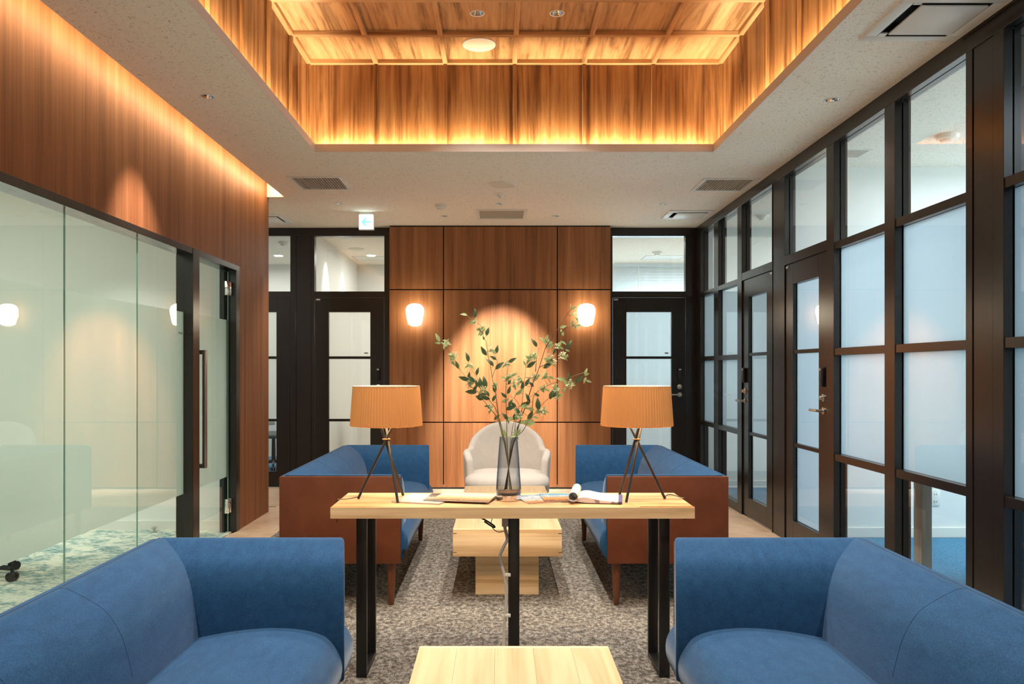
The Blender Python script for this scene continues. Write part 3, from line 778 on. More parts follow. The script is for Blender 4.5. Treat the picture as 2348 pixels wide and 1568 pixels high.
# wall sconces
def sconce(x, label):
    t = thing('wall_sconce', label, 'wall lamp', (x, WY, 1.842), 0, 'opal wall sconces')
    pr = [(.001, -.114), (.030, -.114), (.052, -.110), (.067, -.099), (.075, -.075), (.084, -.03), (.0935, .02), (.0945, .045), (.090, .070), (.078, .090), (.058, .105), (.034, .113), (.001, .115)]
    MB().lathe(pr, 36, (0, -.135, 0), close=False).build('opal_globe', M['globe'], t)
    MB().lathe([(.03, -.124), (.026, -.116), (.001, -.1155)], 20, (0, -.135, 0), close=False).build('bottom_ring', M['brass'], t)
    m = MB(); m.lathe([(.045, 0), (.045, .014), (.02, .018)], 24, (0, 0, 0), axis=(0, -1, 0)); m.tube([(0, -.01, 0), (0, -.05, 0)], .012)
    m.build('wall_mount', M['brass'], t)
M['brass'] = plain('satin_brass', (.55, .40, .20), .35, 1)
sconce(-.875, 'lit opal glass wall lamp, left one on the wood back wall')
sconce(.918, 'lit opal glass wall lamp behind the flowering branch tips')

# back-room ceiling fittings
def disc(x, y, label):
    t = tag(MB().lathe([(.055, 0), (.055, -.004), (.001, -.005)], 24, close=False).build('room_downlight', M['lamp_on']), label, 'downlight'); t.location = (x, y, CZ)
disc(-1.71, 10.70, 'bright round ceiling lamp in the room behind the left black door')
disc(-2.96, 10.72, 'bright round ceiling lamp in the room behind the far left door')
light('SPOT', (-1.86, 9.5, CZ-.02), (-.28, 0, -1), 14, NEUT, name='wall_washer', spot_size=math.radians(50), spot_blend=.8, shadow_soft_size=.03)
light('SPOT', (-1.86, 10.5, CZ-.02), (-.28, 0, -1), 14, NEUT, name='wall_washer', spot_size=math.radians(50), spot_blend=.8, shadow_soft_size=.03)
t = thing('wireless_router', 'pale ceiling router with orange and green lights behind the left transom', 'router', (-1.715, 9.13, CZ))
MB().lathe([(.08, 0), (.10, -.012), (.098, -.028), (.07, -.036), (.001, -.037)], 32, close=False).build('case', M['white_pl'], t)
box('led', M['led_o'], t, -.035, -.012, -.101, -.097, -.026, -.018); box('led', M['led_g'], t, .005, .028, -.101, -.097, -.026, -.018)
def hatch(x0, x1, y0, y1, label):
    t = thing('ceiling_hatch', label, 'hatch', ((x0+x1)/2, (y0+y1)/2, CZ)); a = (x1-x0)/2; b = (y1-y0)/2; f = .008
    m = MB()
    for q in ((-a, a, -b, -b+f), (-a, a, b-f, b), (-a, -a+f, -b, b), (a-f, a, -b, b)): m.box(*q, -.002, .0)
    m.build('rim', plain('hatch_rim', (.35, .33, .30), .6), t, smooth=False)
    box('lid', M['white_pl'], t, -a+f, a-f, -b+f, b-f, -.0015, 0)
hatch(1.98, 2.52, 10.7, 11.1, 'square ceiling hatch behind the right transom')
hatch(-1.98, -1.4, 10.75, 11.2, 'square ceiling hatch behind the left transom')
t = thing('ceiling_vent', 'perforated vent on the ceiling of the table room behind the right glazing', 'vent', (2.44, 5.63, CZ))
box('frame', M['white_pl'], t, -.16, .16, -.10, .10, -.006, 0); 
for i in range(7): box('slat', M['grille'], t, -.14, .14, -.085+i*.026, -.072+i*.026, -.009, -.006)

# blinds in the right back room
t = thing('venetian_blind', 'pale blue venetian blind seen through the right back transom', 'blind', (3.1, 11.5, 0))
sm = MB().box(-1.4, 1.4, -.012, .012, -.001, .001).mesh('slat', M['blind'], smooth=False)
for i in range(46):
    o = put(bpy.data.objects.new('slat', sm), t); o.location = (0, 0, 2.74-i*.042); o.rotation_euler = (.9, 0, 0)
box('head_box', M['blind'], t, -1.42, 1.42, -.025, .025, 2.76, 2.80)
MB().tube([(-1.08, -.02, 2.76), (-1.08, -.02, 1.2)], .006, 6).build('wand', M['white_pl'], t)

# ------------------------------------------------------------------ sofas
SD, SL = .645, 1.75
def sofa(label, x, y, m, tagged=False, flare=.10):
    t = thing('sofa', label, 'sofa', (x, y, .004), 0, 'blue upholstered sofas'); H = .704
    F = lambda p: [(a*m, b) for a, b in p]
    prof = [(.028, H-.004), (.036, H), (.058, H-.002), (.108, .677), (.150, .650), (.176, .618), (.198, .575), (.214, .52), (.228, .455), (.236, .40)]
    prof = [tuple(p) for p in smooth_curve(prof, 3)] + [(.236, .30), (.028, .30)]
    def bx(x0, x1, *r, name, mat, bevel=.003): return MB().box(x0*m, x1*m, *r).build(name, mat, t, bevel=bevel)
    for y0 in (0, SL-.026): bx(0, SD-.003, y0, y0+.026, .236, H-(.018 if y0 else .006), name='end_panel', mat=M['hide'], bevel=.004)
    bx(0, .026, .026, SL-.026, .236, H-.006, name='back_panel', mat=M['blue'])
    bk = MB().prism(F(prof), 'y', .027, SL-.027, .006).build('backrest', M['blue'], t, ang=50)
    arm = [(d, z) for d, z in prof]
    for s_, y0 in ((1, 0), (-1, SL)):
        ab = MB()
        pr = [(y0+s_*(d-.001), z) for d, z in arm]
        if m > 0: ab.prism(pr, 'x', .027, SD, .012)
        else: ab.prism(pr, 'x', -SD, -.027, .012)
        ab.v = [(x+m*(flare if y0 else 0)*max(0, abs(yy-y0)-.03) if abs(x) > SD*.8 else x, yy, z) for x, yy, z in ab.v]
        ab.build('armrest', M['blue'], t, ang=50)
    st = [(.16, .420), (.26, .440), (.36, .456), (.46, .463), (.55, .458), (.62, .440), (.655, .408), (.677, .365), (.676, .315), (.655, .265), (.628, .240)]
    st = [tuple(p) for p in smooth_curve(st, 3)]+[(.16, .238)]
    MB().prism(F(st), 'y', .030, SL-.030, .02).build('seat_cushion', M['blue'], t, ang=50)
    bx(.05, .60, .06, SL-.06, .225, .240, name='base_frame', mat=M['gap'])
    for lx in (.07, .585):
        for ly in (.07, SL-.07):
            MB().lathe([(.013, 0), (.0145, .004), (.020, .11), (.027, .238)], 20, (lx*m, ly, 0)).build('leg', M['leg_wood'], t)
    for k in (1, 2):
        q = [(d*m, 0, z) for d, z in prof[2:-6]]
        MB().tube([(a+.0002*m, .22+(SL-.44)*k/3, z+.0002) for a, _, z in q], .0006, 6).build('seam', M['blue_seam'], bk)
    # welt along the outer top edge
    MB().tube([(.027*m, .03, H-.004), (.027*m, SL-.03, H-.004)], .003, 6).build('piping', M['blue_seam'], t)
    for y0 in (.027, SL-.027):
        MB().tube([(.03*m, y0, H-.004), ((SD-.010)*m, y0, H-.004), ((SD-.002)*m, y0, H-.012), ((SD-.001)*m, y0, .40)], .002, 6).build('piping', M['blue_seam'], t)
    if tagged:
        g = MB().box(.650, .668, .026, .029, .275, .307).build('care_tag', M['plastic_black'], t, label='small black fabric tag')
    return t
sofa('far left blue sofa with brown leather end panel, its back to the glass wall', -1.1625, 4.22, 1, True)
sofa('far right blue sofa with brown leather end panel, its back to the glazed doors', 1.22, 4.22, -1)
sofa('nearest left blue sofa cut off by the frame, in front of the frosted glass', -1.1625, .95, 1, flare=.20)
sofa('nearest right blue sofa cut off by the frame, in front of the tall windows', 1.235, .95, -1, flare=.20)

# ------------------------------------------------------------------ coffee tables
def coffee(label, y0, y1):
    t = thing('coffee_table', label, 'coffee table', (.0485, (y0+y1)/2, .004), 0, 'oak block coffee tables'); b = (y1-y0)/2; W = .2965; h = .396
    pw = 2*W/5
    for i in range(5):   # staves of the top
        box('top_stave', M['oak_y'], t, -W+i*pw+.0003, -W+(i+1)*pw-.0003, -b+.02, b-.02, h-.022, h)
    for s_ in (-1, 1):
        box('front_board', M['oak_x'], t, -W, W, s_*b, s_*(b-.02), h-.147, h, bevel=.0015)
        box('side_board', M['oak_y2'], t, s_*W, s_*(W-.02), -b+.02, b-.02, h-.147, h-.022)
        for z in (h-.021, h-.125):
            for q in (-1, 1): box('spline', M['spline'], t, q*(W+.0006), q*(W-.020), s_*(b+.0006), s_*(b-.02), z-.0016, z+.0016)
    box('underside', M['oak_x'], t, -W+.02, W-.02, -b+.02, b-.02, h-.147, h-.13)
    bb = b-.155
    for s_ in (-1, 1):
        for k in range(3): box('base_board', M['oak_x'], t, -.178, .178, s_*bb, s_*(bb-.02), k*.083, (k+1)*.083-.0006)
        box('base_board', M['oak_y2'], t, s_*.178, s_*.158, -bb+.02, bb-.02, 0, .249)
    return t
M['oak_y2'] = M['oak_y']
M['spline'] = plain('dark_spline', (.055, .028, .014), .6)
coffee('long pale oak coffee table between the two far sofas', 4.33, 5.95)
coffee('pale oak coffee table at the bottom edge, in front of the console table', .90, 2.508)

# ------------------------------------------------------------------ console table
t = thing('console_table', 'high oak plank console table on black steel frames carrying the lamps', 'table', (.057, 3.41, .004)); TZ = .709
tp = MB().box(-.737, .737, -.19, .19, TZ-.046, TZ).build('tabletop', M['oak_t'], t, bevel=.003)
box('front_edging', M['oak_x'], t, -.7365, .7365, -.1915, -.185, TZ-.0455, TZ-.0005)  # edge strip in the oak tone that carries the front light
MB().add([(.478, -.120, TZ), (.512, -.186, TZ), (.7362, -.186, TZ), (.690, -.120, TZ), (.490, -.122, TZ+.003), (.518, -.186, TZ+.003), (.7362, -.186, TZ+.003), (.690, -.122, TZ+.003)],
         [(3, 2, 1, 0), (4, 5, 6, 7), (0, 1, 5, 4), (1, 2, 6, 5), (2, 3, 7, 6), (3, 0, 4, 7)]).build('inlay_board', M['oak_r'], t, smooth=False, label='darker reddish board along the right front corner of the top')
for x in (-.62, .0075, .625):
    fr = MB(); a = x-.0215; b = x+.0215
    fr.box(a, b, -.140, -.118, 0, TZ-.05); fr.box(a, b, .098, .120, 0, TZ-.05); fr.box(a, b, -.118, .098, 0, .022); fr.box(a, b, -.118, .098, TZ-.066, TZ-.044)
    fr.build('leg_frame', M['steel_black'], t, bevel=.002)
for x in (-.575, .575):
    MB().prism([(-.085, TZ-.046), (.085, TZ-.046), (.06, TZ-.07), (-.06, TZ-.07)], 'x', x-.012, x+.012).build('brace', M['oak_x'], t, smooth=False)
# power brick and cables under the top
t = thing('power_cable', 'grey cable running from under the console down its middle leg', 'cable', (0, 0, 0))
pts = smooth_curve([(.022, 3.272, .652), (.028, 3.268, .612), (.036, 3.266, .575), (.022, 3.264, .545), (.006, 3.262, .505), (.013, 3.263, .465)], 5)
MB().tube(pts, .0065, 8).build('sleeve', M['cable_grey'], t)
pts2 = smooth_curve([(.013, 3.263, .465), (.026, 3.266, .42), (.032, 3.268, .36), (.030, 3.268, .29), (.024, 3.268, .22), (.020, 3.266, .12), (.018, 3.262, .012)], 5)
MB().tube(pts2, .0062, 8).build('sleeve', M['cable_white'], t)
MB().box(.014, .040, 3.262, 3.290, .625, .665).build('plug', M['cable_grey'], t, bevel=.004)
for z in (.428, .262): MB().box(.026, .050, 3.258, 3.276, z-.006, z+.006).build('clip', M['white_pl'], t, bevel=.002)
t = thing('black_cord', 'black cord drooping in a loop under the middle of the console table', 'cord', (0, 0, 0))
MB().tube(smooth_curve([(-.115, 3.36, .664), (-.062, 3.30, .650), (-.02, 3.27, .630), (-.02, 3.27, .622), (-.058, 3.30, .640)], 5), .0035, 6).build('strand', M['plastic_black'], t)
MB().tube(smooth_curve([(-.022, 3.29, .665), (-.030, 3.285, .640), (-.024, 3.28, .617), (-.004, 3.275, .603), (.018, 3.272, .605), (.03, 3.27, .612)], 5), .0018, 6).build('strand', M['plastic_black'], t)

# ------------------------------------------------------------------ table lamps
def lamp(x, y, m, label, cord):
    t = thing('table_lamp', label, 'table lamp', (x, y, TZ+.004), 0, 'tripod table lamps'); z0 = .317; z1 = .485
    n = 150
    rf = lambda k: -.0034 if k % 2 else 0.0
    MB().lathe([(.1535, z0), (.1545, z0+.003), (.1435, z1-.003), (.1425, z1)], n, radf=rf, close=False).build('lamp_shade', M['shade'], t, ang=15)
    MB().lathe([(.1505, z0+.001), (.1395, z1-.001)], 48, close=False).build('lining', M['lining'], t)
    MB().lathe([(.139, z1-.022), (.001, z1-.022)], 48, close=False).build('top_diffuser', M['lining'], t)
    rz = MB(); rz.lathe([(.1395, z1-.002), (.1425, z1+.0015), (.139, z1+.002), (.137, z1-.002)], 48, close=False); rz.build('top_rim', M['lining'], t)
    kz = .258
    for k in range(3):
        a = PI + k*2*PI/3 if m > 0 else k*2*PI/3
        f = V((math.cos(a)*.121, math.sin(a)*.108, .004))
        tang = V((-math.sin(a), math.cos(a), 0))*.0075
        c = V((0, 0, kz))+tang
        top = c+(c-f)*.42
        MB().tube([f, c, top], .0058, 10).build('leg', M['rod'], t)
    MB().lathe([(.014, kz-.003), (.0175, kz-.001), (.0175, kz+.002), (.014, kz+.004)], 20).build('ring', M['copper'], t)
    light('POINT', (x, y, TZ+.40), (0, 0, -1), 6.0, (1, .74, .46), name='lamp_bulb', shadow_soft_size=.03)
    MB().tube([(0, 0, .33), (0, 0, z1-.08)], .008, 10).build('bulb_holder', M['rod'], t)
    MB().tube(smooth_curve(cord, 4), .0022, 6).build('cord', M['plastic_black'], t)
    return t
lamp(-.480, 3.41, 1, 'tripod table lamp with pleated orange shade at the left table end', [(-.121, 0, .012), (-.15, .0, .006), (-.18, -.015, .004), (-.2, -.03, .006), (-.2045, -.035, -.004), (-.2045, -.035, -.09)])
lamp(.592, 3.41, -1, 'tripod table lamp with pleated orange shade at the right table end', [(.121, 0, .012), (.14, .02, .018), (.17, .03, .013), (.197, .02, .004), (.2065, .01, -.002), (.2065, .01, -.09)])

# ------------------------------------------------------------------ magazines
ZT = TZ+.0045
def flat_mag(name, label, cx, cy_, z, w_, h_, rz, mat, th=.004, sag=0):
    t = thing(name, label, 'magazine', (cx, cy_, z), rz, 'magazines on the console table')
    box('pages', M['paper'], t, -w_/2+.001, w_/2-.001, -h_/2+.001, h_/2-.001, 0, th)
    n = 8; b = MB()
    vs = []; 
    for i in range(n+1):
        x = -w_/2+w_*i/n; zz = th+.0004+sag*math.sin(PI*i/n)
        vs += [(x, -h_/2, zz), (x, h_/2, zz)]
    b.add(vs, [(2*i, 2*i+2, 2*i+3, 2*i+1) for i in range(n)])
    b.add([(x, y, z_-.0004) for x, y, z_ in vs], [(2*i+1, 2*i+3, 2*i+2, 2*i) for i in range(n)])
    b.build('cover', mat, t)
    return t
flat_mag('magazine', 'pale patterned magazine lying next to the left lamp foot', -.315, 3.405, ZT, .215, .215, -.30, M['cov_pale'], .005)
flat_mag('magazine', 'dusky grey green leaflet under the golden magazine', -.232, 3.43, ZT+.006, .15, .19, -.12, M['cov_dark'], .0015)
flat_mag('magazine', 'golden landscape magazine nearest the vase, left of it', -.14, 3.405, ZT+.008, .245, .200, .0, M['cov_gold'], .006).rotation_euler = (0, 0, -.22)
flat_mag('magazine', 'seaside brochure with blue sky close right of the vase', .195, 3.42, ZT, .21, .20, .28, M['cov_sea'], .004)
flat_mag('magazine', 'island brochure with orange shore under the open magazine', .285, 3.43, ZT+.005, .20, .19, .06, M['cov_isle'], .003)
t = thing('open_magazine', 'open white magazine with its left pages rolled back over', 'magazine', (.405, 3.40, ZT+.0085), -.16, 'magazines on the console table')
pr = [(-.075, .004), (-.06, .012), (-.04, .017), (-.02, .016), (.01, .010), (.05, .005), (.09, .002), (.118, .001)]
pr = [tuple(p) for p in smooth_curve(pr, 3)]
b = MB(); b.prism(pr+[(.118, -.0055), (-.03, -.0055), (-.075, -.001)], 'y', -.10, .10); b.build('page_block', [M['page']], t)
box('cover_edge', M['navy'], t, .106, .122, -.1005, .1005, -.006, .0022)
n = 26; vs = []
for i in range(n+1):
    a = -.5*PI-.3+2*PI*1.15*i/n; r = .0215-.0035*i/n
    vs += [(-.077+r*math.cos(a+PI), -.125, .0215+r*math.sin(a)), (-.077+r*math.cos(a+PI), .125, .0215+r*math.sin(a))]
b = MB(); b.add(vs, [(2*i, 2*i+2, 2*i+3, 2*i+1) for i in range(n)])
o = b.build('rolled_page', M['page'], t)
md = o.modifiers.new('thick', 'SOLIDIFY'); md.thickness = .0015

# ------------------------------------------------------------------ vase with flowering branches
VX, VY = .043, 3.40
t = thing('glass_vase', 'tall smoked blue glass vase with silver foot on the console table', 'vase', (VX, VY, TZ+.004))
MB().lathe([(.0505, .024), (.0535, .034), (.0535, .05), (.050, .10), (.0440, .19), (.0385, .262), (.0378, .270), (.0362, .270), (.0368, .262), (.0425, .19), (.0480, .10), (.0505, .052), (.048, .040), (.030, .036), (.001, .035)], 44, close=False).build('glass_body', M['vase'], t)
MB().lathe([(.050, 0), (.0525, .003), (.0525, .022), (.050, .025), (.001, .0255)], 40, close=False).build('silver_foot', M['foot'], t, smooth=False)
MB().lathe([(.050, .0262), (.0515, .030), (.0495, .036), (.001, .036)], 40, close=False).build('glass_base', M['smoke'], t)
K = 535.0                                  # photo pixels per metre at the vase
def Q(px, py, dy=0): return V(((px-1143)/K, VY+dy, 1.27-(py-847)/K))
leaf_me = {}
def leaf_mesh(mat):
    b = MB(); n = 7; vs = []
    for i in range(n+1):
        u = i/n; wd = .36*math.sin(PI*min(1, u**.8))**.9*(1-.25*u) if 0 < u < 1 else .008
        zc = .10*math.sin(PI*u)-.10*u*u
        vs += [(u, -wd*.72, zc+.055*wd/.3), (u, 0, zc), (u, wd*.72, zc+.055*wd/.3)]
    fs = []
    for i in range(n):
        a = 3*i; fs += [(a, a+3, a+4, a+1), (a+1, a+4, a+5, a+2)]
    b.add(vs, fs); return b.mesh('leaf', M[mat], ang=80)
leaf_me['d'] = leaf_mesh('leaf_d'); leaf_me['l'] = leaf_mesh('leaf_l')
def blossom_mesh():
    b = MB(); rnd = random.Random(3)
    for i in range(13):
        c = V((rnd.uniform(-1, 1), rnd.uniform(-1, 1), rnd.uniform(-1, 1))); 
        if c.length > 1: c.normalize()
        c *= .85
        for k in range(4):
            d = V((rnd.uniform(-1, 1), rnd.uniform(-1, 1), rnd.uniform(-.4, 1))).normalized(); s_ = d.orthogonal().normalized()
            b.add([c, c+d*.30+s_*.13, c+d*.52, c+d*.30-s_*.13], [(0, 1, 2, 3)])
        b.tube([V((0, 0, -.6)), c], .025, 4)
    return b.mesh('blossom', M['blossom'], smooth=False)
blo_me = blossom_mesh()
rl = random.Random(11)
def branch(label, stems, leaves, flowers, mat='stem_g', dy=0.0, r0=.0025):
    base_ = Q(*stems[0][0], stems[0][1] if isinstance(stems[0][1], (int, float)) else 0) if False else None
    t = thing('flowering_branch', label, 'branch', (VX, VY, TZ+.045), 0, 'branches in the vase')
    org = V((VX, VY, TZ+.045)); m = MB(); allp = []
    for si, st in enumerate(stems):
        pts = []
        for i, p in enumerate(st):
            q = Q(p[0], p[1], dy*(i/len(st) if si == 0 else 1)+.012*math.sin(i*1.7+si))
            pts.append(q-org)
        if si == 0:   # down into the vase
            pts = [V((-pts[0].x*.55, .01*math.sin(dy*90), .004)), V((pts[0].x*.55, pts[0].y*.5, .18))]+pts
        pts = smooth_curve(pts, 4); n = len(pts)
        m.tube(pts, [max(.0009, (r0 if si == 0 else r0*.6)*(1-.75*i/n)) for i in range(n)], 6); allp += pts
    L = []
    for px_, py_, ln, ang, kind in leaves:
        q = Q(px_, py_)-org; a = math.radians(ang); d = V((math.cos(a), 0, math.sin(a)))
        near = min(allp, key=lambda p: (p.x-q.x)**2+(p.z-q.z)**2)
        q.y = near.y+rl.uniform(-.012, .012)
        b0 = q-d*ln/2/K; near = min(allp, key=lambda p: (p-b0).length)
        if (near-b0).length > .003: m.tube([near, (near+b0)/2+V((0, 0, -.002)), b0], .0009, 5)
        L.append((b0, d, ln/K, kind))
    for fx, fy, sz in flowers:
        q = Q(fx, fy)-org; near = min(allp, key=lambda p: (p.x-q.x)**2+(p.z-q.z)**2); q.y = near.y+rl.uniform(-.008, .008)
        if (near-q).length > .004: m.tube([near, q], .0008, 5)
        o = put(bpy.data.objects.new('blossom', blo_me), t); o.location = q; o.scale = (sz/K*.56,)*3; o.rotation_euler = (rl.uniform(-.6, .6), rl.uniform(-.6, .6), rl.uniform(0, 6))
        for k in range(3):
            a = rl.uniform(0, 2*PI); L.append((q, V((math.cos(a), rl.uniform(-.5, .5), math.sin(a))).normalized(), rl.uniform(11, 17)/K, 'l'))
    m.build('stem', M[mat], t)
    for b0, d, ln, kind in L:
        o = put(bpy.data.objects.new('leaf', leaf_me[kind]), t)
        y = V((rl.uniform(-.3, .3), 1 if rl.random() > .5 else -1, rl.uniform(-.3, .3)))
        zax = V((rl.uniform(-.4, .4), -1, rl.uniform(-.2, .6))); zax = (zax-d*zax.dot(d)).normalized(); yax = zax.cross(d)
        o.rotation_mode = 'QUATERNION'; o.rotation_quaternion = Matrix((d, yax, zax)).transposed().to_quaternion()
        o.location = b0; o.scale = (ln, ln*.85, ln)
    return t
branch('lowest left branch, its tip reaching farthest to the left', [[(1153, 1004), (1144, 968), (1136, 951), (1119, 930), (1106, 913), (1095, 897), (1079, 884), (1064, 858), (1054, 845), (1036, 814), (1022, 796), (1012, 784)]],
    [(1005, 774, 22, 118, 'l'), (1005, 787, 15, 175, 'l'), (1048, 836, 20, 110, 'd'), (1064, 867, 26, 165, 'd'), (1080, 868, 24, 140, 'd'), (1076, 859, 16, 80, 'd'), (1090, 888, 20, 60, 'd'), (1080, 898, 28, 178, 'd'), (1104, 906, 24, 190, 'd'), (1118, 931, 16, 175, 'd')],
    [(1024, 788, 17), (1043, 815, 18), (1036, 827, 15), (1078, 875, 15), (1076, 884, 14), (1123, 936, 13)], dy=-.02)
branch('left branch with large dark leaves below the tall one', [[(1156, 1004), (1148, 970), (1136, 936), (1117, 911), (1104, 897), (1095, 869), (1081, 846), (1074, 833)]],
    [(1071, 818, 24, 105, 'd'), (1095, 851, 20, 75, 'd'), (1101, 878, 28, 95, 'd'), (1111, 876, 30, 100, 'd'), (1092, 878, 20, 110, 'd'), (1117, 901, 18, 120, 'd'), (1112, 911, 24, 165, 'd'), (1098, 912, 20, 150, 'd'), (1140, 956, 18, 40, 'd')],
    [(1078, 838, 14), (1108, 892, 16), (1124, 938, 12)], dy=.03)
branch('tallest left branch in front of the lit wood panel', [[(1155, 1004), (1146, 970), (1139, 922), (1135, 892), (1129, 869), (1125, 842), (1119, 814), (1115, 785), (1108, 770), (1104, 749), (1094, 740), (1079, 730), (1070, 722)], [(1129, 864), (1134, 850), (1141, 832), (1136, 818), (1131, 808)]],
    [(1062, 720, 18, 170, 'l'), (1088, 716, 24, 90, 'd'), (1118, 759, 22, 72, 'd'), (1098, 756, 11, 150, 'd'), (1109, 804, 26, 125, 'd'), (1139, 800, 22, 75, 'd'), (1130, 820, 18, 150, 'd'), (1123, 831, 24, 135, 'd'), (1146, 838, 27, 40, 'd'), (1134, 888, 24, 95, 'd'), (1134, 912, 20, 60, 'd'), (1108, 774, 10, 100, 'd')],
    [(1106, 759, 17), (1088, 740, 13), (1125, 802, 15), (1137, 888, 12), (1104, 752, 12)], dy=.05)
branch('upright middle branch above the chair back', [[(1162, 1004), (1162, 964), (1160, 922), (1160, 879), (1164, 846), (1166, 835)]],
    [(1175, 826, 22, 30, 'd'), (1153, 866, 14, 170, 'l'), (1168, 875, 14, 60, 'd'), (1167, 893, 20, 70, 'd'), (1172, 934, 26, 20, 'd'), (1171, 922, 20, 60, 'd'), (1155, 905, 18, 140, 'd'), (1157, 954, 22, 130, 'd'), (1157, 991, 18, 110, 'l'), (1181, 858, 15, 25, 'l'), (1159, 917, 18, 20, 'l')],
    [(1160, 835, 14), (1166, 960, 16), (1172, 862, 17), (1177, 880, 17), (1160, 870, 13)], dy=-.03)
branch('longest right twig, brown, its tip touching the right wall lamp', [[(1182, 1004), (1192, 966), (1206, 928), (1221, 880), (1234, 850), (1244, 820), (1253, 793), (1274, 762), (1295, 730), (1309, 710)], [(1238, 842), (1256, 832), (1274, 818), (1290, 804), (1302, 796)], [(1229, 852), (1231, 820), (1236, 798)], [(1286, 764), (1300, 750), (1314, 745)]],
    [(1316, 705, 16, 30, 'l'), (1311, 699, 10, 100, 'l'), (1316, 719, 16, 40, 'l'), (1322, 730, 14, 130, 'l'), (1292, 749, 17, 20, 'l'), (1290, 762, 18, 110, 'l'), (1314, 741, 18, 80, 'l'), (1328, 746, 16, 10, 'l'), (1321, 750, 12, 280, 'l'), (1254, 773, 14, 60, 'l'), (1244, 780, 20, 130, 'l'), (1225, 785, 24, 125, 'd'), (1262, 793, 20, 20, 'l'), (1284, 791, 16, 60, 'l'), (1271, 806, 16, 250, 'd'), (1308, 789, 24, 70, 'd'), (1258, 838, 26, 30, 'd'), (1295, 786, 15, 330, 'l'), (1287, 784, 12, 70, 'l'), (1303, 803, 12, 340, 'l')],
    [(1292, 816, 20), (1262, 824, 22), (1268, 829, 17), (1228, 816, 15), (1255, 786, 13), (1280, 795, 14)], 'stem_b', .04, .0030)
branch('right branch spreading sideways below the wall lamp', [[(1180, 1004), (1202, 983), (1219, 938), (1224, 905), (1250, 886), (1276, 875), (1303, 865), (1324, 858), (1343, 851)], [(1219, 953), (1238, 930), (1258, 910), (1278, 898), (1296, 886), (1316, 872)]],
    [(1325, 869, 24, 40, 'd'), (1341, 851, 16, 70, 'l'), (1343, 858, 14, 20, 'l'), (1338, 872, 16, 250, 'l'), (1348, 874, 14, 340, 'l'), (1283, 869, 20, 160, 'l'), (1294, 874, 20, 120, 'l'), (1303, 864, 20, 95, 'd'), (1263, 902, 26, 70, 'd'), (1270, 903, 24, 30, 'd'), (1232, 924, 30, 95, 'd'), (1216, 951, 26, 60, 'd'), (1208, 909, 20, 110, 'd'), (1210, 965, 24, 20, 'l'), (1242, 891, 20, 120, 'l'), (1250, 861, 18, 60, 'l'), (1264, 866, 16, 340, 'l'), (1227, 957, 16, 0, 'l'), (1293, 893, 15, 70, 'l')],
    [(1305, 882, 20), (1270, 893, 21), (1276, 909, 16), (1238, 942, 17), (1243, 940, 12), (1252, 862, 16), (1248, 890, 12)], 'stem_g', -.04, .0024)
branch('thin right twig between the middle branch and the brown one', [[(1176, 1004), (1190, 972), (1194, 961), (1198, 911), (1203, 875), (1206, 840)], [(1180, 990), (1184, 960), (1190, 930), (1182, 916), (1170, 908)]],
    [(1219, 835, 26, 35, 'd'), (1198, 884, 22, 80, 'd'), (1192, 870, 20, 110, 'd'), (1210, 875, 22, 60, 'd'), (1203, 832, 14, 120, 'l'), (1217, 880, 18, 140, 'd'), (1195, 895, 18, 40, 'l'), (1176, 926, 20, 140, 'd'), (1179, 955, 18, 80, 'd'), (1190, 900, 20, 30, 'l'), (1204, 926, 24, 25, 'd')],
    [(1215, 823, 20), (1190, 874, 14), (1225, 868, 17), (1219, 820, 14), (1186, 946, 12), (1233, 866, 13)], 'stem_b', .02, .0022)
branch('short thin branch bending right just above the vase rim', [[(1172, 1004), (1176, 975), (1184, 955), (1198, 935), (1210, 915), (1219, 905)]],
    [(1190, 988, 14, 60, 'l'), (1186, 940, 18, 120, 'd'), (1204, 930, 22, 10, 'l'), (1215, 970, 24, 200, 'l'), (1196, 968, 18, 200, 'l'), (1212, 920, 16, 70, 'd'), (1229, 904, 16, 150, 'd')],
    [(1181, 997, 8), (1192, 952, 13), (1184, 950, 12), (1211, 934, 13)], 'stem_g', -.05, .0019)

# ------------------------------------------------------------------ white armchair by the back wall
t = thing('armchair', 'white upholstered tub armchair facing the viewer by the wood back wall', 'armchair', (.07, 6.62, .004))
def shell():
    bm = bmesh.new(); n = 57; rows = 9; A = math.radians(120)
    g = []
    for i in range(n):
        th = -A+2*A*i/(n-1); a = abs(th)
        xr = .318*abs(math.sin(th))**.8
        top = .602+.216*math.sqrt(max(0, 1-(xr/.292)**2)) if a < PI/2 else .602
        top -= .07*(max(0, (a-math.radians(100))/math.radians(20)))**2
        col = []
        for j in range(rows):
            u = j/(rows-1); z = .24+(top-.24)*u
            flare = 1+.05*u
            rx = .318*flare; ry = .300*(1+.10*u)
            s_, c_ = math.sin(th), math.cos(th)
            e = .80
            x = rx*math.copysign(abs(s_)**e, s_); y = ry*math.copysign(abs(c_)**e, c_)
            col.append(bm.verts.new((x, y, z)))
        g.append(col)
    for i in range(n-1):
        for j in range(rows-1): bm.faces.new((g[i][j], g[i+1][j], g[i+1][j+1], g[i][j+1]))
    bmesh.ops.recalc_face_normals(bm, faces=bm.faces)
    me = bpy.data.meshes.new('shell'); bm.to_mesh(me); bm.free(); me.materials.append(M['white_fab'])
    me.polygons.foreach_set('use_smooth', [True]*len(me.polygons))
    o = put(bpy.data.objects.new('shell', me), t)
    md = o.modifiers.new('thick', 'SOLIDIFY'); md.thickness = .062; md.offset = 0
    md = o.modifiers.new('soft', 'SUBSURF'); md.levels = 1; md.render_levels = 1
shell()
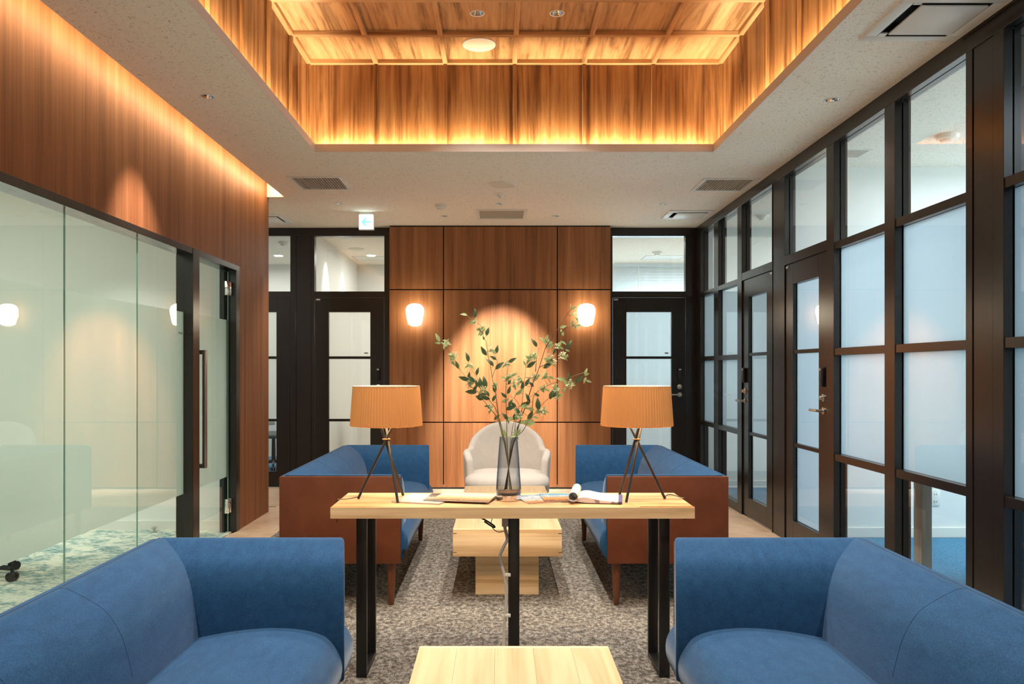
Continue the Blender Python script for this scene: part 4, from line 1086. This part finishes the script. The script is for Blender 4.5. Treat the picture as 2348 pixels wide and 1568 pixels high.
def soft_pad(name, mat, par, sx, sy, z0, z1, e=.5, crown=.02):
    prof = [(.86, z0), (.97, z0+(z1-z0)*.25), (1.0, z0+(z1-z0)*.5), (.97, z0+(z1-z0)*.78), (.88, z1-.006), (.7, z1+crown*.4), (.4, z1+crown*.85), (.001, z1+crown)]
    b = MB(); n = 40; vs = []
    for r, z in prof:
        for k in range(n):
            a = 2*PI*k/n; c_, s_ = math.cos(a), math.sin(a)
            vs.append((sx*r*math.copysign(abs(c_)**e, c_), sy*r*math.copysign(abs(s_)**e, s_), z))
    fs = [(i*n+k, i*n+(k+1) % n, (i+1)*n+(k+1) % n, (i+1)*n+k) for i in range(len(prof)-1) for k in range(n)]
    fs.append(tuple(range(n))[::-1]); b.add(vs, fs); return b.build(name, mat, par, ang=60)
o = soft_pad('seat_cushion', M['white_fab'], t, .345, .30, .28, .425, .55, .022); o.location = (0, -.11, 0)
for sx in (-1, 1):
    for sy in (-1, 1): MB().tube([(sx*.20, sy*.19, .27), (sx*.25, sy*.24, .004)], [.018, .012], 12).build('leg', M['leg_wood'], t)
box('seat_base', M['white_fab'], t, -.24, .24, -.24, .22, .24, .31, bevel=.02)

# ------------------------------------------------------------------ things in the rooms behind glass
def office_chair(label, x, y, rz, shellmat='seat_white'):
    t = thing('office_chair', label, 'office chair', (x, y, .003), rz, 'office chairs behind glass')
    for k in range(5):
        a = k*2*PI/5; e = V((math.cos(a)*.27, math.sin(a)*.27, .075))
        MB().tube([(0, 0, .095), e], [.022, .014], 8).build('base_arm', M['plastic_black'], t)
        tn = V((-math.sin(a), math.cos(a), 0))
        cw = MB().tube([e-tn*.024+V((0, 0, -.047)), e-tn*.004+V((0, 0, -.047))], .028, 16); cw.tube([e+tn*.004+V((0, 0, -.047)), e+tn*.024+V((0, 0, -.047))], .028, 16); cw.tube([e, e+V((0, 0, -.03))], .010, 8)
        cw.build('caster', M['plastic_black'], t)
    MB().tube([(0, 0, .08), (0, 0, .40)], [.028, .022], 12).build('column', M['plastic_black'], t)
    o = soft_pad('seat', M['grey_fab'], t, .24, .23, .40, .46, .6, .015)
    b = MB(); vs = []; n = 10; r = 9
    for j in range(r):
        z = .54+.46*j/(r-1); w_ = .21*(1-.25*(j/(r-1))**3)
        for i in range(n):
            u = -1+2*i/(n-1); vs.append((u*w_, .20+.05*(j/(r-1))-.05*u*u, z))
    b.add(vs, [(j*n+i, j*n+i+1, (j+1)*n+i+1, (j+1)*n+i) for j in range(r-1) for i in range(n-1)])
    o = b.build('backrest', M[shellmat], t); md = o.modifiers.new('thick', 'SOLIDIFY'); md.thickness = .025
    MB().tube(smooth_curve([(0, .05, .40), (0, .20, .42), (0, .235, .50), (0, .22, .62)], 3), .016, 8).build('back_stem', M['plastic_black'], t)
    for s_ in (-1, 1): MB().tube(smooth_curve([(s_*.22, .05, .43), (s_*.27, .05, .50), (s_*.27, .0, .62), (s_*.27, -.14, .64)], 3), .014, 8).build('armrest', M['plastic_black'], t)
    return t
office_chair('office chair behind the left frosted glass, only its casters clear', -3.18, 4.80, 2.4)
office_chair('office chair behind the clear low pane of the farther right door', 2.80, 7.35, -.6)
office_chair('office chair low behind the far left black door', -2.88, 10.2, 1.2)
t = thing('door_stop', 'small floor door stop by the meeting room end wall', 'door stop', (-2.69, 6.22, .003))
MB().lathe([(.018, 0), (.012, .006), (.012, .022), (.021, .027), (.021, .036), (.012, .041), (.001, .042)], 20, close=False).build('knob', M['steel'], t)
MB().lathe([(.022, 0), (.022, .004), (.01, .005)], 20).build('foot_plate', M['steel'], t)
t = thing('work_table', 'table with greyed oak legs in the room behind the right glazing', 'table', (2.9, 4.4, .003))
box('tabletop', M['oak_x'], t, -.52, .62, -.6, .42, .69, .72, bevel=.003)
box('apron', M['black'], t, -.46, .56, .28, .33, .62, .69)
for x in (-.45, .55):
    for y in (-.55, .20): box('leg', M['grey_post'], t, x-.03, x+.03, y-.045, y+.045, 0, .69, bevel=.003)
t = thing('wall_socket', 'white wall socket low on the table room partition', 'socket', (3.30, 6.02, .30))
MB().box(-.035, .035, -.008, 0, -.06, .06).build('plate', M['white_pl'], t, bevel=.002)
for z in (-.028, .028):
    for x in (-.008, .008): box('slot', M['dark_slot'], t, x-.0015, x+.0015, -.009, -.0075, z-.006, z+.006)
t = thing('steel_cabinet', 'grey steel cabinet low behind the black door next to the left lamp', 'cabinet', (-1.35, 10.4, 0))
MB().box(-.28, .28, -.2, .2, 0, .98).build('body', M['cab'], t, bevel=.004)
for x in (-.14, .14):
    d = MB().box(x-.136, x+.136, -.212, -.2, .03, .95).build('door', M['cab'], t, bevel=.003)
    box('handle', M['steel'], d, x*.15-.008, x*.15+.008, -.225, -.212, .45, .60)
